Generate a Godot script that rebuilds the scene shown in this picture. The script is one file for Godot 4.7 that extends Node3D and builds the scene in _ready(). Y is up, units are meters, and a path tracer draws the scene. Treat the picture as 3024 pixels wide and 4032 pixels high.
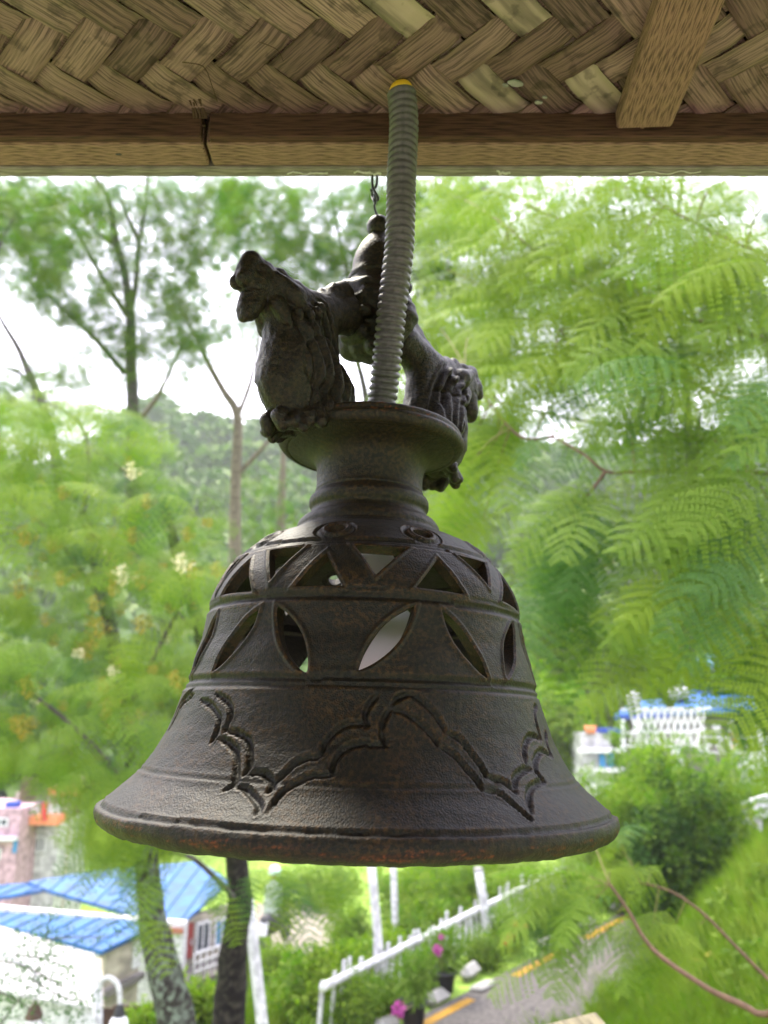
extends Node3D
# A clay bell hanging under a bamboo porch roof, with trees, a lane and houses on the slope below.

const EY := 1.6                                  # height of the eye above the porch floor
const UP := Vector3.UP
var focal := 2016.0 / tan(deg_to_rad(33.5))
var pitch := deg_to_rad(14.0)
var rng := RandomNumberGenerator.new()
var fuzz := FastNoiseLite.new()
var used := {}
var M := {}
var bell_axes := Transform3D()


func _ready():
	rng.seed = 7
	fuzz.seed = 3
	fuzz.frequency = 1.0
	fuzz.noise_type = FastNoiseLite.TYPE_SIMPLEX_SMOOTH
	fuzz.fractal_octaves = 3
	# camera
	var cam := Camera3D.new()
	cam.name = "camera"
	cam.fov = 67.0
	cam.near = 0.02
	cam.far = 900.0
	cam.position = Vector3(0, EY, 0)
	cam.rotation.x = pitch
	add_child(cam)
	# sky, exposure, air
	var air := WorldEnvironment.new()
	air.name = "air"
	var e := Environment.new()
	e.background_mode = Environment.BG_SKY
	var look := ProceduralSkyMaterial.new()
	look.sky_top_color = Color(0.90, 0.89, 0.97)
	look.sky_horizon_color = Color(0.965, 0.95, 0.985)
	look.sky_curve = 0.2
	look.ground_bottom_color = Color(0.3, 0.33, 0.24)
	look.ground_horizon_color = Color(0.62, 0.66, 0.6)
	look.sky_energy_multiplier = 1.0
	look.use_debanding = false
	var sky := Sky.new()
	sky.sky_material = look
	e.sky = sky
	e.tonemap_mode = Environment.TONE_MAPPER_LINEAR
	e.tonemap_exposure = 6.2
	e.sdfgi_enabled = true
	e.ssao_enabled = true
	e.ssil_enabled = true
	e.fog_enabled = FOG > 0.0
	e.fog_density = FOG
	e.fog_light_color = Color(0.95, 0.97, 0.97)
	air.environment = e
	var lens := CameraAttributesPhysical.new()
	lens.frustum_focal_length = 26.44
	lens.frustum_focus_distance = 0.5
	lens.exposure_aperture = 8.2
	air.camera_attributes = lens
	add_child(air)
	# veiled sun
	var sun := DirectionalLight3D.new()
	sun.name = "sun"
	sun.light_energy = 0.5
	sun.light_angular_distance = 14.0
	sun.light_color = Color(1.0, 0.97, 0.9)
	sun.shadow_enabled = true
	sun.rotation_degrees = Vector3(-58, -148, 0)
	add_child(sun)
	make_materials()
	# large structure
	terrain()
	porch()
	# the bell and what hangs with it
	bell()
	conduit()
	# trees and plants
	trees()
	lane()
	buildings()
	undergrowth()

const FOG := 0.0009

# ------------------------------------------------------------------ helpers
func ray(px: float, py: float) -> Vector3:        # direction seen at a point of the 3024 x 4032 photograph
	var x := (px - 1512.0) / focal
	var y := (2016.0 - py) / focal
	return Vector3(x, y * cos(pitch) + sin(pitch), y * sin(pitch) - cos(pitch))


func at(px: float, py: float, d: float) -> Vector3:   # the point seen there, d metres in front
	var r := ray(px, py)
	return Vector3(0, EY, 0) + r * (d / -r.z)


func gp(px: float, py: float, h: float) -> Vector3:   # the point seen there at a height above the eye
	var r := ray(px, py)
	return Vector3(0, EY, 0) + r * (h / r.y)


func rnd(a: float, b: float) -> float:
	return rng.randf_range(a, b)


func numbered(called: String, parent: Node) -> String:
	var key := str(parent.get_instance_id()) + called
	var n: int = used.get(key, 0)
	used[key] = n + 1
	return called if n == 0 else "%s_%03d" % [called, n]


func put(called: String, mesh: Mesh, m: Material, parent: Node = self) -> MeshInstance3D:
	var o := MeshInstance3D.new()
	o.name = numbered(called, parent)
	o.mesh = mesh
	o.material_override = m
	parent.add_child(o, true)
	return o


func build(called: String, st: SurfaceTool, m: Material, parent: Node = self, smooth := false) -> MeshInstance3D:
	if smooth:
		st.index()
	st.generate_normals()
	return put(called, st.commit(), m, parent)


func tag(o: Node, label: String, category: String, group := "") -> Node:
	o.set_meta("label", label)
	o.set_meta("category", category)
	if group:
		o.set_meta("group", group)
	return o


func thing(called: String, label: String, category: String, where := Vector3.ZERO, group := "") -> Node3D:
	var o := Node3D.new()
	o.name = numbered(called, self)
	o.position = where
	add_child(o, true)
	tag(o, label, category, group)
	return o


func structure(o: Node) -> Node:
	o.set_meta("kind", "structure")
	return o


func stuff(o: Node) -> Node:
	o.set_meta("kind", "stuff")
	return o


func tool_(smooth := false) -> SurfaceTool:
	var st := SurfaceTool.new()
	st.begin(Mesh.PRIMITIVE_TRIANGLES)
	st.set_smooth_group(0 if smooth else -1)
	return st


func face(st: SurfaceTool, pts: Array, inside: Vector3, uvdir := Vector3.ZERO, off := Vector2.ZERO):
	# one flat convex face, turned away from the point inside; u runs along uvdir
	var n: Vector3 = (pts[2] - pts[0]).cross(pts[1] - pts[0])
	var mid := Vector3.ZERO
	for q in pts:
		mid += q
	mid /= pts.size()
	var p := pts.duplicate()
	if n.dot(mid - inside) < 0:
		p.reverse()
		n = -n
	n = n.normalized()
	var u := uvdir - n * uvdir.dot(n)
	if u.length() < 0.05:
		u = (p[1] - p[0])
	u = u.normalized()
	var v := n.cross(u)
	for k in range(1, p.size() - 1):
		for q in [p[0], p[k], p[k + 1]]:
			st.set_uv(Vector2(q.dot(u), q.dot(v)) + off)
			st.add_vertex(q)


func box(st: SurfaceTool, c: Vector3, size: Vector3, b := Basis(), bevel := 0.0, off := Vector2.ZERO):
	var h := size * 0.5
	var e := minf(bevel, minf(h.x, minf(h.y, h.z)) * 0.9)
	var long := b.x if size.x >= size.y and size.x >= size.z else (b.y if size.y >= size.z else b.z)
	var corner := func(sx, sy, sz, axis):
		var q := Vector3(sx * (h.x - (0.0 if axis == 0 else e)), sy * (h.y - (0.0 if axis == 1 else e)), sz * (h.z - (0.0 if axis == 2 else e)))
		return c + b * q
	for s in [-1, 1]:
		face(st, [corner.call(s, -1, -1, 0), corner.call(s, 1, -1, 0), corner.call(s, 1, 1, 0), corner.call(s, -1, 1, 0)], c, long, off)
		face(st, [corner.call(-1, s, -1, 1), corner.call(1, s, -1, 1), corner.call(1, s, 1, 1), corner.call(-1, s, 1, 1)], c, long, off)
		face(st, [corner.call(-1, -1, s, 2), corner.call(1, -1, s, 2), corner.call(1, 1, s, 2), corner.call(-1, 1, s, 2)], c, long, off)
	if e > 0.0:
		for s in [-1, 1]:
			for t in [-1, 1]:
				face(st, [corner.call(-1, s, t, 1), corner.call(1, s, t, 1), corner.call(1, s, t, 2), corner.call(-1, s, t, 2)], c, long, off)
				face(st, [corner.call(s, -1, t, 0), corner.call(s, 1, t, 0), corner.call(s, 1, t, 2), corner.call(s, -1, t, 2)], c, long, off)
				face(st, [corner.call(s, t, -1, 0), corner.call(s, t, 1, 0), corner.call(s, t, 1, 1), corner.call(s, t, -1, 1)], c, long, off)
				for r in [-1, 1]:
					face(st, [corner.call(s, t, r, 0), corner.call(s, t, r, 1), corner.call(s, t, r, 2)], c, long, off)


func slab(st: SurfaceTool, pts: Array, thick: Vector3, uvdir := Vector3.ZERO):   # a flat polygon given a thickness
	var mid := Vector3.ZERO
	var low := []
	for q in pts:
		mid += q
		low.append(q + thick)
	mid = mid / pts.size() + thick * 0.5
	face(st, pts, mid, uvdir)
	face(st, low, mid, uvdir)
	for k in pts.size():
		var l := (k + 1) % pts.size()
		face(st, [pts[k], pts[l], low[l], low[k]], mid, uvdir)


func beam(st: SurfaceTool, a: Vector3, b: Vector3, w: float, h: float, bevel := 0.0):
	var x := (b - a).normalized()
	var s := UP if absf(x.dot(UP)) < 0.95 else Vector3.RIGHT
	var z := x.cross(s).normalized()
	var y := z.cross(x)
	box(st, (a + b) * 0.5, Vector3((b - a).length(), h, w), Basis(x, y, z), bevel, Vector2(a.x * 3.7, a.z * 2.3))


func smooth_path(pts: Array, per: int) -> PackedVector3Array:
	var out := PackedVector3Array()
	for k in pts.size() - 1:
		var p0: Vector3 = pts[maxi(k - 1, 0)]
		var p3: Vector3 = pts[mini(k + 2, pts.size() - 1)]
		for j in per:
			out.append(pts[k].cubic_interpolate(pts[k + 1], p0, p3, float(j) / per))
	out.append(pts[-1])
	return out


func tube(st: SurfaceTool, path: PackedVector3Array, radius: Callable, sides := 8, caps := true):
	# radius(t, angle) along the path
	var n := path.size()
	var side := Vector3.ZERO
	var rings := []
	var run := 0.0
	var runs := []
	for k in n:
		var t: Vector3 = (path[mini(k + 1, n - 1)] - path[maxi(k - 1, 0)]).normalized()
		if side == Vector3.ZERO:
			side = t.cross(Vector3(0.3, 0.2, 1)).normalized()
		side = (side - t * side.dot(t)).normalized()
		var other := t.cross(side)
		if k > 0:
			run += (path[k] - path[k - 1]).length()
		runs.append(run)
		var ring := []
		for j in sides + 1:
			var a := TAU * (j % sides) / sides
			var r: float = radius.call(float(k) / (n - 1), a)
			ring.append(path[k] + (side * cos(a) + other * sin(a)) * r)
		rings.append(ring)
	for k in n - 1:
		for j in sides:
			var q := [rings[k][j], rings[k + 1][j], rings[k + 1][j + 1], rings[k][j + 1]]
			var uv := [Vector2(runs[k], j * 1.0 / sides), Vector2(runs[k + 1], j * 1.0 / sides), Vector2(runs[k + 1], (j + 1.0) / sides), Vector2(runs[k], (j + 1.0) / sides)]
			for i in [0, 1, 2, 0, 2, 3]:
				st.set_uv(uv[i])
				st.add_vertex(q[i])
	if caps:
		for j in sides:
			for q in [path[0], rings[0][j], rings[0][j + 1]]:
				st.set_uv(Vector2(q.x, q.y))
				st.add_vertex(q)
			for q in [path[n - 1], rings[n - 1][j + 1], rings[n - 1][j]]:
				st.set_uv(Vector2(q.x, q.y))
				st.add_vertex(q)


func rod(st: SurfaceTool, pts: Array, r0: float, r1: float, sides := 7, per := 4):
	tube(st, smooth_path(pts, per), func(t, _a): return lerpf(r0, r1, t), sides)


func lathe(st: SurfaceTool, prof: Array, sides := 24, base := Transform3D()):
	for k in prof.size() - 1:
		for j in sides:
			var a := TAU * j / sides
			var b := TAU * (j + 1) / sides
			var p: Vector2 = prof[k]
			var q: Vector2 = prof[k + 1]
			var v := [base * Vector3(p.x * cos(a), p.y, p.x * sin(a)), base * Vector3(p.x * cos(b), p.y, p.x * sin(b)), base * Vector3(q.x * cos(b), q.y, q.x * sin(b)), base * Vector3(q.x * cos(a), q.y, q.x * sin(a))]
			for i in [0, 1, 2, 0, 2, 3]:
				st.set_uv(Vector2(a, p.y))
				st.add_vertex(v[i])


func arrays_mesh(v: PackedVector3Array, n: PackedVector3Array, c: PackedColorArray, uv: PackedVector2Array, idx: PackedInt32Array) -> ArrayMesh:
	var a := []
	a.resize(Mesh.ARRAY_MAX)
	a[Mesh.ARRAY_VERTEX] = v
	a[Mesh.ARRAY_NORMAL] = n
	if c.size():
		a[Mesh.ARRAY_COLOR] = c
	if uv.size():
		a[Mesh.ARRAY_TEX_UV] = uv
	a[Mesh.ARRAY_INDEX] = idx
	var m := ArrayMesh.new()
	m.add_surface_from_arrays(Mesh.PRIMITIVE_TRIANGLES, a)
	return m


func scatter(called: String, mesh: Mesh, m: Material, where: Array, parent: Node = self, tints := []) -> MultiMeshInstance3D:
	var mm := MultiMesh.new()
	mm.transform_format = MultiMesh.TRANSFORM_3D
	mm.use_colors = tints.size() > 0
	mm.mesh = mesh
	mm.instance_count = where.size()
	for k in where.size():
		mm.set_instance_transform(k, where[k])
		if tints.size():
			mm.set_instance_color(k, tints[k % tints.size()])
	var o := MultiMeshInstance3D.new()
	o.name = numbered(called, parent)
	o.multimesh = mm
	o.material_override = m
	parent.add_child(o, true)
	return o


func facing(dir: Vector3, up: Vector3, at_: Vector3, s := 1.0) -> Transform3D:   # x along dir
	var x := dir.normalized()
	var z := x.cross(up)
	if z.length() < 0.01:
		z = x.cross(Vector3(0.3, 0.1, 1))
	z = z.normalized()
	return Transform3D(Basis(x, z.cross(x), z).scaled(Vector3.ONE * s), at_)


# ------------------------------------------------------------------ materials
func noise_tex(size: Vector2i, freq: float, octaves: int, stops: Array, sd: int, kind := FastNoiseLite.TYPE_SIMPLEX_SMOOTH) -> NoiseTexture2D:
	var n := FastNoiseLite.new()
	n.seed = sd
	n.noise_type = kind
	n.frequency = freq
	n.fractal_octaves = octaves
	var t := NoiseTexture2D.new()
	t.width = size.x
	t.height = size.y
	t.seamless = true
	t.seamless_blend_skirt = 0.25
	t.noise = n
	var g := Gradient.new()
	g.offsets = PackedFloat32Array(stops.map(func(s): return s[0]))
	g.colors = PackedColorArray(stops.map(func(s): return s[1]))
	t.color_ramp = g
	return t


func grey(v: float) -> Color:
	return Color(v, v, v)


func lin(r: float, g: float, b: float) -> Color:          # a real-world base colour
	return Color(r, g, b).linear_to_srgb()


func mat(called: String, c: Color, rough := 0.8, tex: Texture2D = null, scale := Vector3.ONE, tri := false) -> StandardMaterial3D:
	var m := StandardMaterial3D.new()
	m.resource_name = called
	m.albedo_color = c
	m.roughness = rough
	m.metallic_specular = 0.4
	if tex:
		m.albedo_texture = tex
		m.uv1_scale = scale
		m.uv1_triplanar = tri
	M[called] = m
	return m


func relief(m: StandardMaterial3D, tex: Texture2D, cm: float):
	m.heightmap_enabled = true
	m.heightmap_texture = tex
	m.heightmap_scale = cm


func leafy(called: String, c: Color, through: float, glow: Color, rough := 0.62) -> StandardMaterial3D:
	var m := mat(called, c, rough)
	m.metallic_specular = 0.22
	m.vertex_color_use_as_albedo = true
	m.backlight_enabled = true
	m.backlight = Color(glow.r * through, glow.g * through, glow.b * through).linear_to_srgb()
	m.cull_mode = BaseMaterial3D.CULL_DISABLED
	return m


func make_materials():
	var streak := noise_tex(Vector2i(512, 512), 0.012, 5, [[0.0, grey(0.5)], [0.36, grey(0.74)], [0.5, grey(0.88)], [0.64, grey(0.96)], [1.0, grey(1.0)]], 11)
	var streak_h := noise_tex(Vector2i(512, 512), 0.012, 5, [[0.0, grey(0.0)], [1.0, grey(1.0)]], 11)
	var blot := noise_tex(Vector2i(512, 512), 0.014, 5, [[0.0, grey(0.66)], [0.25, grey(0.8)], [0.36, grey(0.97)], [1.0, grey(1.0)]], 23)
	var mild := noise_tex(Vector2i(256, 256), 0.02, 4, [[0.0, grey(0.62)], [1.0, grey(1.0)]], 31)
	var rough_h := noise_tex(Vector2i(512, 512), 0.03, 5, [[0.0, grey(0.0)], [1.0, grey(1.0)]], 37)
	# bamboo: fibres along u
	for k in 7:
		var tone: Array = [[0.44, 0.285, 0.255], [0.36, 0.23, 0.205], [0.53, 0.36, 0.31], [0.29, 0.18, 0.16], [0.41, 0.27, 0.24], [0.24, 0.15, 0.135], [0.58, 0.46, 0.37]][k]
		var m := mat("bamboo_%d" % k, lin(tone[0] * 0.8, tone[1] * 0.8, tone[2] * 0.8), 0.62, streak, Vector3(2.6, 78.0, 1) if k < 6 else Vector3(0.8, 8.0, 1))
		m.detail_enabled = true
		m.detail_blend_mode = BaseMaterial3D.BLEND_MODE_MUL
		m.detail_albedo = blot
		m.detail_uv_layer = BaseMaterial3D.DETAIL_UV_2
		relief(m, streak_h, 0.035 if k < 6 else 0.015)
	# wood
	var w := mat("wood_shaded", lin(0.105, 0.046, 0.033), 0.75, streak, Vector3(4, 70, 1))  # dark brown wood, with the porch-side shade also put into the colour
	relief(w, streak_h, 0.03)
	w = mat("wood_lit", lin(0.37, 0.225, 0.175), 0.8, streak, Vector3(7.0, 95, 1))  # tan wood, lightened in colour for daylight reaching the underside
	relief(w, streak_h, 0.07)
	w = mat("wood_batten", lin(0.33, 0.195, 0.145), 0.85, streak, Vector3(8.0, 90, 1))
	relief(w, streak_h, 0.07)
	w = mat("splinter", lin(0.096, 0.056, 0.036), 0.9, streak, Vector3(3.0, 30, 1))
	w = mat("edge_strip", lin(0.40, 0.35, 0.33), 0.7, mild, Vector3(5, 40, 1))
	relief(w, rough_h, 0.05)
	mat("roof_board", lin(0.10, 0.07, 0.045), 0.9, streak, Vector3(2, 8, 1))
	mat("plank_pale", lin(0.2, 0.175, 0.105), 0.7, streak, Vector3(1, 10, 1))
	mat("porch_floor", lin(0.448, 0.344, 0.296), 0.8, mild, Vector3(2, 2, 2), true)
	# the bell
	var speck := noise_tex(Vector2i(1024, 1024), 0.035, 6, [[0.0, Color(0.34, 0.35, 0.37)], [0.47, Color(0.46, 0.45, 0.45)], [0.53, Color(0.64, 0.58, 0.50)], [0.57, Color(1.0, 0.86, 0.62)], [1.0, Color(1.0, 0.90, 0.66)]], 41)
	var clay_h := noise_tex(Vector2i(1024, 1024), 0.09, 4, [[0.0, grey(0.0)], [1.0, grey(1.0)]], 43)
	var c := mat("clay", Color(0.56, 0.53, 0.465), 0.60, speck, Vector3(7, 7, 7), true)
	c.vertex_color_use_as_albedo = true
	c.metallic_specular = 0.42
	relief(c, clay_h, 0.05)
	mat("clay_inside", lin(0.05, 0.055, 0.065), 0.6, speck, Vector3(9, 9, 9), true)
	c = mat("clay_beast", lin(0.031, 0.027, 0.0235), 0.52, speck, Vector3(7, 7, 7), true)
	relief(c, clay_h, 0.09)
	mat("conduit", lin(0.165, 0.148, 0.163), 0.42, mild, Vector3(30, 30, 30), true)
	mat("yellow", lin(0.75, 0.42, 0.03), 0.5)
	mat("wire", lin(0.05, 0.05, 0.055), 0.5)
	mat("lamp_white", lin(0.75, 0.75, 0.78), 0.35)
	mat("cobweb", lin(0.62, 0.6, 0.56), 0.9)
	# plants
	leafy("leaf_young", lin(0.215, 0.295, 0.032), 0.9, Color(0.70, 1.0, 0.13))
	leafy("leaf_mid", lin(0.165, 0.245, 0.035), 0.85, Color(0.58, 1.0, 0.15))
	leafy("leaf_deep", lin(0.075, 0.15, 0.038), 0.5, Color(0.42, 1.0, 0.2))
	leafy("leaf_far", lin(0.12, 0.165, 0.025), 0.62, Color(0.66, 1.0, 0.08))
	leafy("leaf_dark", lin(0.035, 0.08, 0.014), 0.2, Color(0.45, 1.0, 0.10))
	leafy("leaf_hill", lin(0.15, 0.21, 0.06), 0.4, Color(0.6, 1.0, 0.12))
	leafy("grass", lin(0.25, 0.36, 0.06), 0.7, Color(0.66, 1.0, 0.10))
	leafy("flower_ochre", lin(0.36, 0.29, 0.05), 0.4, Color(1.0, 0.85, 0.2))
	leafy("flower_cream", lin(0.8, 0.72, 0.5), 0.4, Color(1.0, 0.9, 0.6))
	leafy("petal_pink", lin(0.496, 0.08, 0.336), 0.3, Color(1.0, 0.3, 0.8))
	leafy("petal_red", lin(0.48, 0.072, 0.048), 0.3, Color(1.0, 0.3, 0.2))
	var lich := noise_tex(Vector2i(512, 512), 0.02, 5, [[0.0, Color(0.10, 0.09, 0.08)], [0.45, Color(0.24, 0.22, 0.19)], [0.55, Color(0.36, 0.38, 0.33)], [0.68, Color(0.50, 0.56, 0.48)], [1.0, Color(0.62, 0.67, 0.60)]], 53)
	w = mat("bark_lichen", grey(0.78), 0.95, lich, Vector3(1.7, 1.7, 1.7), true)
	relief(w, rough_h, 0.6)
	w = mat("bark_dark", Color(0.42, 0.36, 0.34), 0.95, lich, Vector3(1.7, 1.7, 1.7), true)
	relief(w, rough_h, 0.6)
	mat("bark_pale", lin(0.20, 0.17, 0.12), 0.9, mild, Vector3(2, 2, 2), true)
	mat("bark_grey", lin(0.11, 0.10, 0.085), 0.9, mild, Vector3(2, 2, 2), true)
	mat("twig_red", lin(0.17, 0.10, 0.06), 0.8, mild, Vector3(9, 9, 9), true)
	mat("twig_green", lin(0.16, 0.15, 0.05), 0.8)
	# ground and buildings
	var soil := noise_tex(Vector2i(512, 512), 0.02, 5, [[0.0, Color(0.28, 0.36, 0.12)], [0.5, Color(0.42, 0.54, 0.18)], [0.75, Color(0.54, 0.62, 0.26)], [1.0, Color(0.62, 0.56, 0.36)]], 61)
	mat("ground", Color.WHITE, 0.95, soil, Vector3(0.35, 0.35, 0.35), true)
	var tar := noise_tex(Vector2i(512, 512), 0.03, 5, [[0.0, grey(0.5)], [0.5, grey(0.8)], [1.0, grey(1.0)]], 67)
	mat("road", lin(0.135, 0.122, 0.11), 0.9, tar, Vector3(0.9, 0.9, 0.9), true)
	mat("concrete", lin(0.336, 0.296, 0.24), 0.9, tar, Vector3(0.5, 0.5, 0.5), true)
	mat("yellow_paint", lin(0.496, 0.264, 0.016), 0.7, tar, Vector3(2, 2, 2), true)
	mat("white_paint", lin(0.76, 0.76, 0.78), 0.6, mild, Vector3(2, 2, 2), true)
	mat("white_stone", lin(0.46, 0.45, 0.42), 0.8, tar, Vector3(2, 2, 2), true)
	mat("white_sheet", lin(0.58, 0.58, 0.58), 0.55, mild, Vector3(0.5, 0.5, 0.5), true)
	mat("blue_roof", lin(0.005, 0.105, 0.33), 0.6, mild, Vector3(0.4, 0.4, 0.4), true)
	mat("deep_blue", lin(0.012, 0.04, 0.24), 0.5)
	mat("pale_blue", lin(0.03, 0.17, 0.36), 0.5)
	mat("cream", lin(0.448, 0.4, 0.32), 0.85, mild, Vector3(0.6, 0.6, 0.6), true)
	mat("tan_wall", lin(0.45, 0.34, 0.23), 0.85, mild, Vector3(0.6, 0.6, 0.6), true)
	mat("grey_wall", lin(0.20, 0.18, 0.17), 0.85, mild, Vector3(0.6, 0.6, 0.6), true)
	mat("brown_wall", lin(0.13, 0.075, 0.055), 0.85, mild, Vector3(0.6, 0.6, 0.6), true)
	mat("pink_wall", lin(0.528, 0.352, 0.4), 0.85, mild, Vector3(0.6, 0.6, 0.6), true)
	mat("orange_paint", lin(0.528, 0.184, 0.08), 0.75)
	mat("red_paint", lin(0.4, 0.032, 0.028), 0.7)
	mat("dark_red", lin(0.20, 0.03, 0.025), 0.7)
	mat("rust_edge", lin(0.30, 0.12, 0.07), 0.8)
	mat("glass_dark", lin(0.05, 0.06, 0.07), 0.15)
	mat("black_rubber", lin(0.025, 0.025, 0.028), 0.6)
	mat("shirt", lin(0.42, 0.50, 0.40), 0.9, mild, Vector3(5, 5, 5), true)
	mat("skin", lin(0.34, 0.20, 0.13), 0.6)
	mat("mint", lin(0.45, 0.62, 0.52), 0.5)


# ------------------------------------------------------------------ the bell
class Shell:
	# a lathed wall on a grid of columns (angle) and rows (profile), with carved relief and cut-out holes
	var th := PackedFloat32Array()
	var ys := PackedFloat32Array()
	var rs := PackedFloat32Array()
	var ss := PackedFloat32Array()
	var nr := PackedVector2Array()
	var cut := PackedFloat32Array()       # how deep each point is carved
	var lip := PackedFloat32Array()
	var open := PackedFloat32Array()      # signed distance to the nearest hole, negative inside
	var cols := 0
	var rows := 0

	func setup(prof: PackedVector2Array):  # points are (radius, height)
		for k in 460:
			th.append(deg_to_rad(-105.0 + 210.0 * k / 460.0))
		for k in 130:
			th.append(deg_to_rad(105.0 + 150.0 * k / 130.0))
		cols = th.size()
		var run := 0.0
		for k in prof.size():
			if k > 0:
				run += (prof[k] - prof[k - 1]).length()
			rs.append(prof[k].x)
			ys.append(prof[k].y)
			ss.append(run)
			var t := (prof[mini(k + 1, prof.size() - 1)] - prof[maxi(k - 1, 0)]).normalized()
			nr.append(Vector2(t.y, -t.x))
		rows = rs.size()
		cut.resize(cols * rows)
		lip.resize(cols * rows)
		open.resize(cols * rows)
		open.fill(0.05)

	func row_of(y: float) -> int:          # on the lower part, where heights only rise
		var lo := 0
		var hi := rows - 1
		for k in rows:
			if ys[k] > 0.16:
				hi = k
				break
		while hi - lo > 1:
			var m := (lo + hi) >> 1
			if ys[m] < y:
				lo = m
			else:
				hi = m
		return lo if y - ys[lo] < ys[hi] - y else hi

	func near(a: float, row: int, reach: float, each: Callable):
		var r := maxf(rs[row], 0.02)
		var r0 := row
		while r0 > 0 and ss[row] - ss[r0] < reach:
			r0 -= 1
		var r1 := row
		while r1 < rows - 1 and ss[r1] - ss[row] < reach:
			r1 += 1
		var w := reach / r
		for i in cols:
			var da := wrapf(th[i] - a, -PI, PI)
			if absf(da) > w:
				continue
			for j in range(r0, r1 + 1):
				each.call(j * cols + i, da * rs[j], ss[j] - ss[row])

	func carve(pts: PackedVector2Array, depth: float, half: float):   # (angle in degrees, height in mm)
		var path := PackedVector2Array()
		for k in pts.size() - 1:
			var p0 := pts[maxi(k - 1, 0)]
			var p3 := pts[mini(k + 2, pts.size() - 1)]
			for j in 14:
				path.append(pts[k].cubic_interpolate(pts[k + 1], p0, p3, j / 14.0))
		path.append(pts[-1])
		var n := path.size()
		for k in n:
			var u := float(k) / (n - 1)
			var taper := 0.45 + 0.55 * minf(1.0, minf(u, 1.0 - u) * 6.0)
			var h := half * taper
			var d := depth * taper
			near(deg_to_rad(path[k].x), row_of(path[k].y * 0.001), half * 2.1, func(at_: int, x: float, y: float):
				var q := sqrt(x * x + y * y) / h
				if q < 1.0:
					cut[at_] = maxf(cut[at_], d * pow(1.0 - q * q, 0.7))
				elif q < 2.0:
					lip[at_] = maxf(lip[at_], 1.0 - absf(q - 1.35) / 0.65))

	func ring(y: float, depth: float, half: float, wob: Callable):
		for i in cols:
			var row := row_of(y * 0.001 + wob.call(th[i]))
			for j in range(maxi(row - 6, 0), mini(row + 7, rows)):
				var q := absf(ss[j] - ss[row]) / half
				if q < 1.0:
					cut[j * cols + i] = maxf(cut[j * cols + i], depth * (1.0 - q * q))
				elif q < 2.2:
					lip[j * cols + i] = maxf(lip[j * cols + i], (0.8 if depth > 0 else 0.0) * (1.0 - absf(q - 1.4) / 0.8))

	func hole(a: float, y: float, reach: float, dist: Callable):       # dist(x, y) in metres round the middle
		near(deg_to_rad(a), row_of(y * 0.001), reach, func(at_: int, x: float, dy: float):
			open[at_] = minf(open[at_], dist.call(x, dy)))

	func triangle(pts: PackedVector2Array):
		var mid := (pts[0] + pts[1] + pts[2]) / 3.0
		var row := row_of(mid.y * 0.001)
		var q := PackedVector2Array()
		for p in pts:
			var r := row_of(p.y * 0.001)
			q.append(Vector2(deg_to_rad(p.x - mid.x) * rs[r], ss[r] - ss[row]))
		var sense := signf((q[1] - q[0]).cross(q[2] - q[0]))
		hole(mid.x, mid.y, 0.034, func(x: float, y: float):
			var d := -1.0
			for k in 3:
				var e := (q[(k + 1) % 3] - q[k]).normalized()
				d = maxf(d, -sense * e.cross(Vector2(x, y) - q[k]))
			return d)

	func leaf(a0: float, y0: float, a1: float, y1: float, half: float):   # a pointed oval between two tips
		var mid := Vector2(a0 + a1, y0 + y1) * 0.5
		var row := row_of(mid.y * 0.001)
		var q0 := Vector2(deg_to_rad(a0 - mid.x) * rs[row_of(y0 * 0.001)], ss[row_of(y0 * 0.001)] - ss[row])
		var q1 := Vector2(deg_to_rad(a1 - mid.x) * rs[row_of(y1 * 0.001)], ss[row_of(y1 * 0.001)] - ss[row])
		var c := (q0 + q1) * 0.5
		var l := (q1 - q0).length() * 0.5
		var e := (q1 - q0).normalized()
		var big := (l * l + half * half) / (2.0 * half)
		hole(mid.x, mid.y, l + 0.01, func(x: float, y: float):
			var v := Vector2(x, y) - c
			var along := v.dot(e)
			var across := absf(v.dot(e.orthogonal()))
			return Vector2(along, across + big - half).length() - big)


func bell_profile() -> Array:
	# (radius, height) in mm from the mouth up to the dome, the neck, the flange and down inside it
	var body := [174.0, -83.2, 178.2, -81.2, 180.9, -78.2, 182.0, -75, 181.6, -72, 179.8, -69.2, 176.0, -66.6, 167, -59, 158.5, -51.2, 151, -41.6, 143.8, -29.5, 139.2, -19.2, 134.9, -6.7, 131.5, 5, 130, 10.1, 127.5, 19.5, 125, 30, 121.7, 42, 119.8, 56, 118.6, 66, 117.2, 73.7, 113.4, 83.7, 106.7, 95.6, 98, 106.6, 87, 116.3, 74, 123.5, 64, 128]
	var neck := [59, 130.5, 56.8, 132.5, 56.4, 136, 54.6, 139.8, 51.2, 142.5, 48.2, 144.5, 46.2, 147.5, 46.2, 149.5, 47.6, 152.5, 48.0, 155.5, 47.6, 158.6, 45.2, 161.5, 43.2, 164, 43.6, 165.5, 42.8, 167.5, 42.6, 174, 43.0, 180, 44.0, 186, 47.0, 191.5, 52, 195.5]
	var flange := [59, 198.2, 66.5, 200.0, 68, 200.8, 69, 200.2, 72.6, 201.0, 75.0, 203.0, 76.2, 206, 76.0, 208.4, 74.6, 210.2, 74.4, 213.0, 73.2, 215.0, 71.0, 215.2, 63, 212.5, 52, 206, 44, 198, 39, 188, 37, 170, 38, 150]
	var out := []
	for part in [body, neck, flange]:
		var pts := PackedVector2Array()
		for k in range(0, part.size(), 2):
			pts.append(Vector2(part[k], part[k + 1]) * 0.001)
		out.append(pts)
	return out


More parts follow.
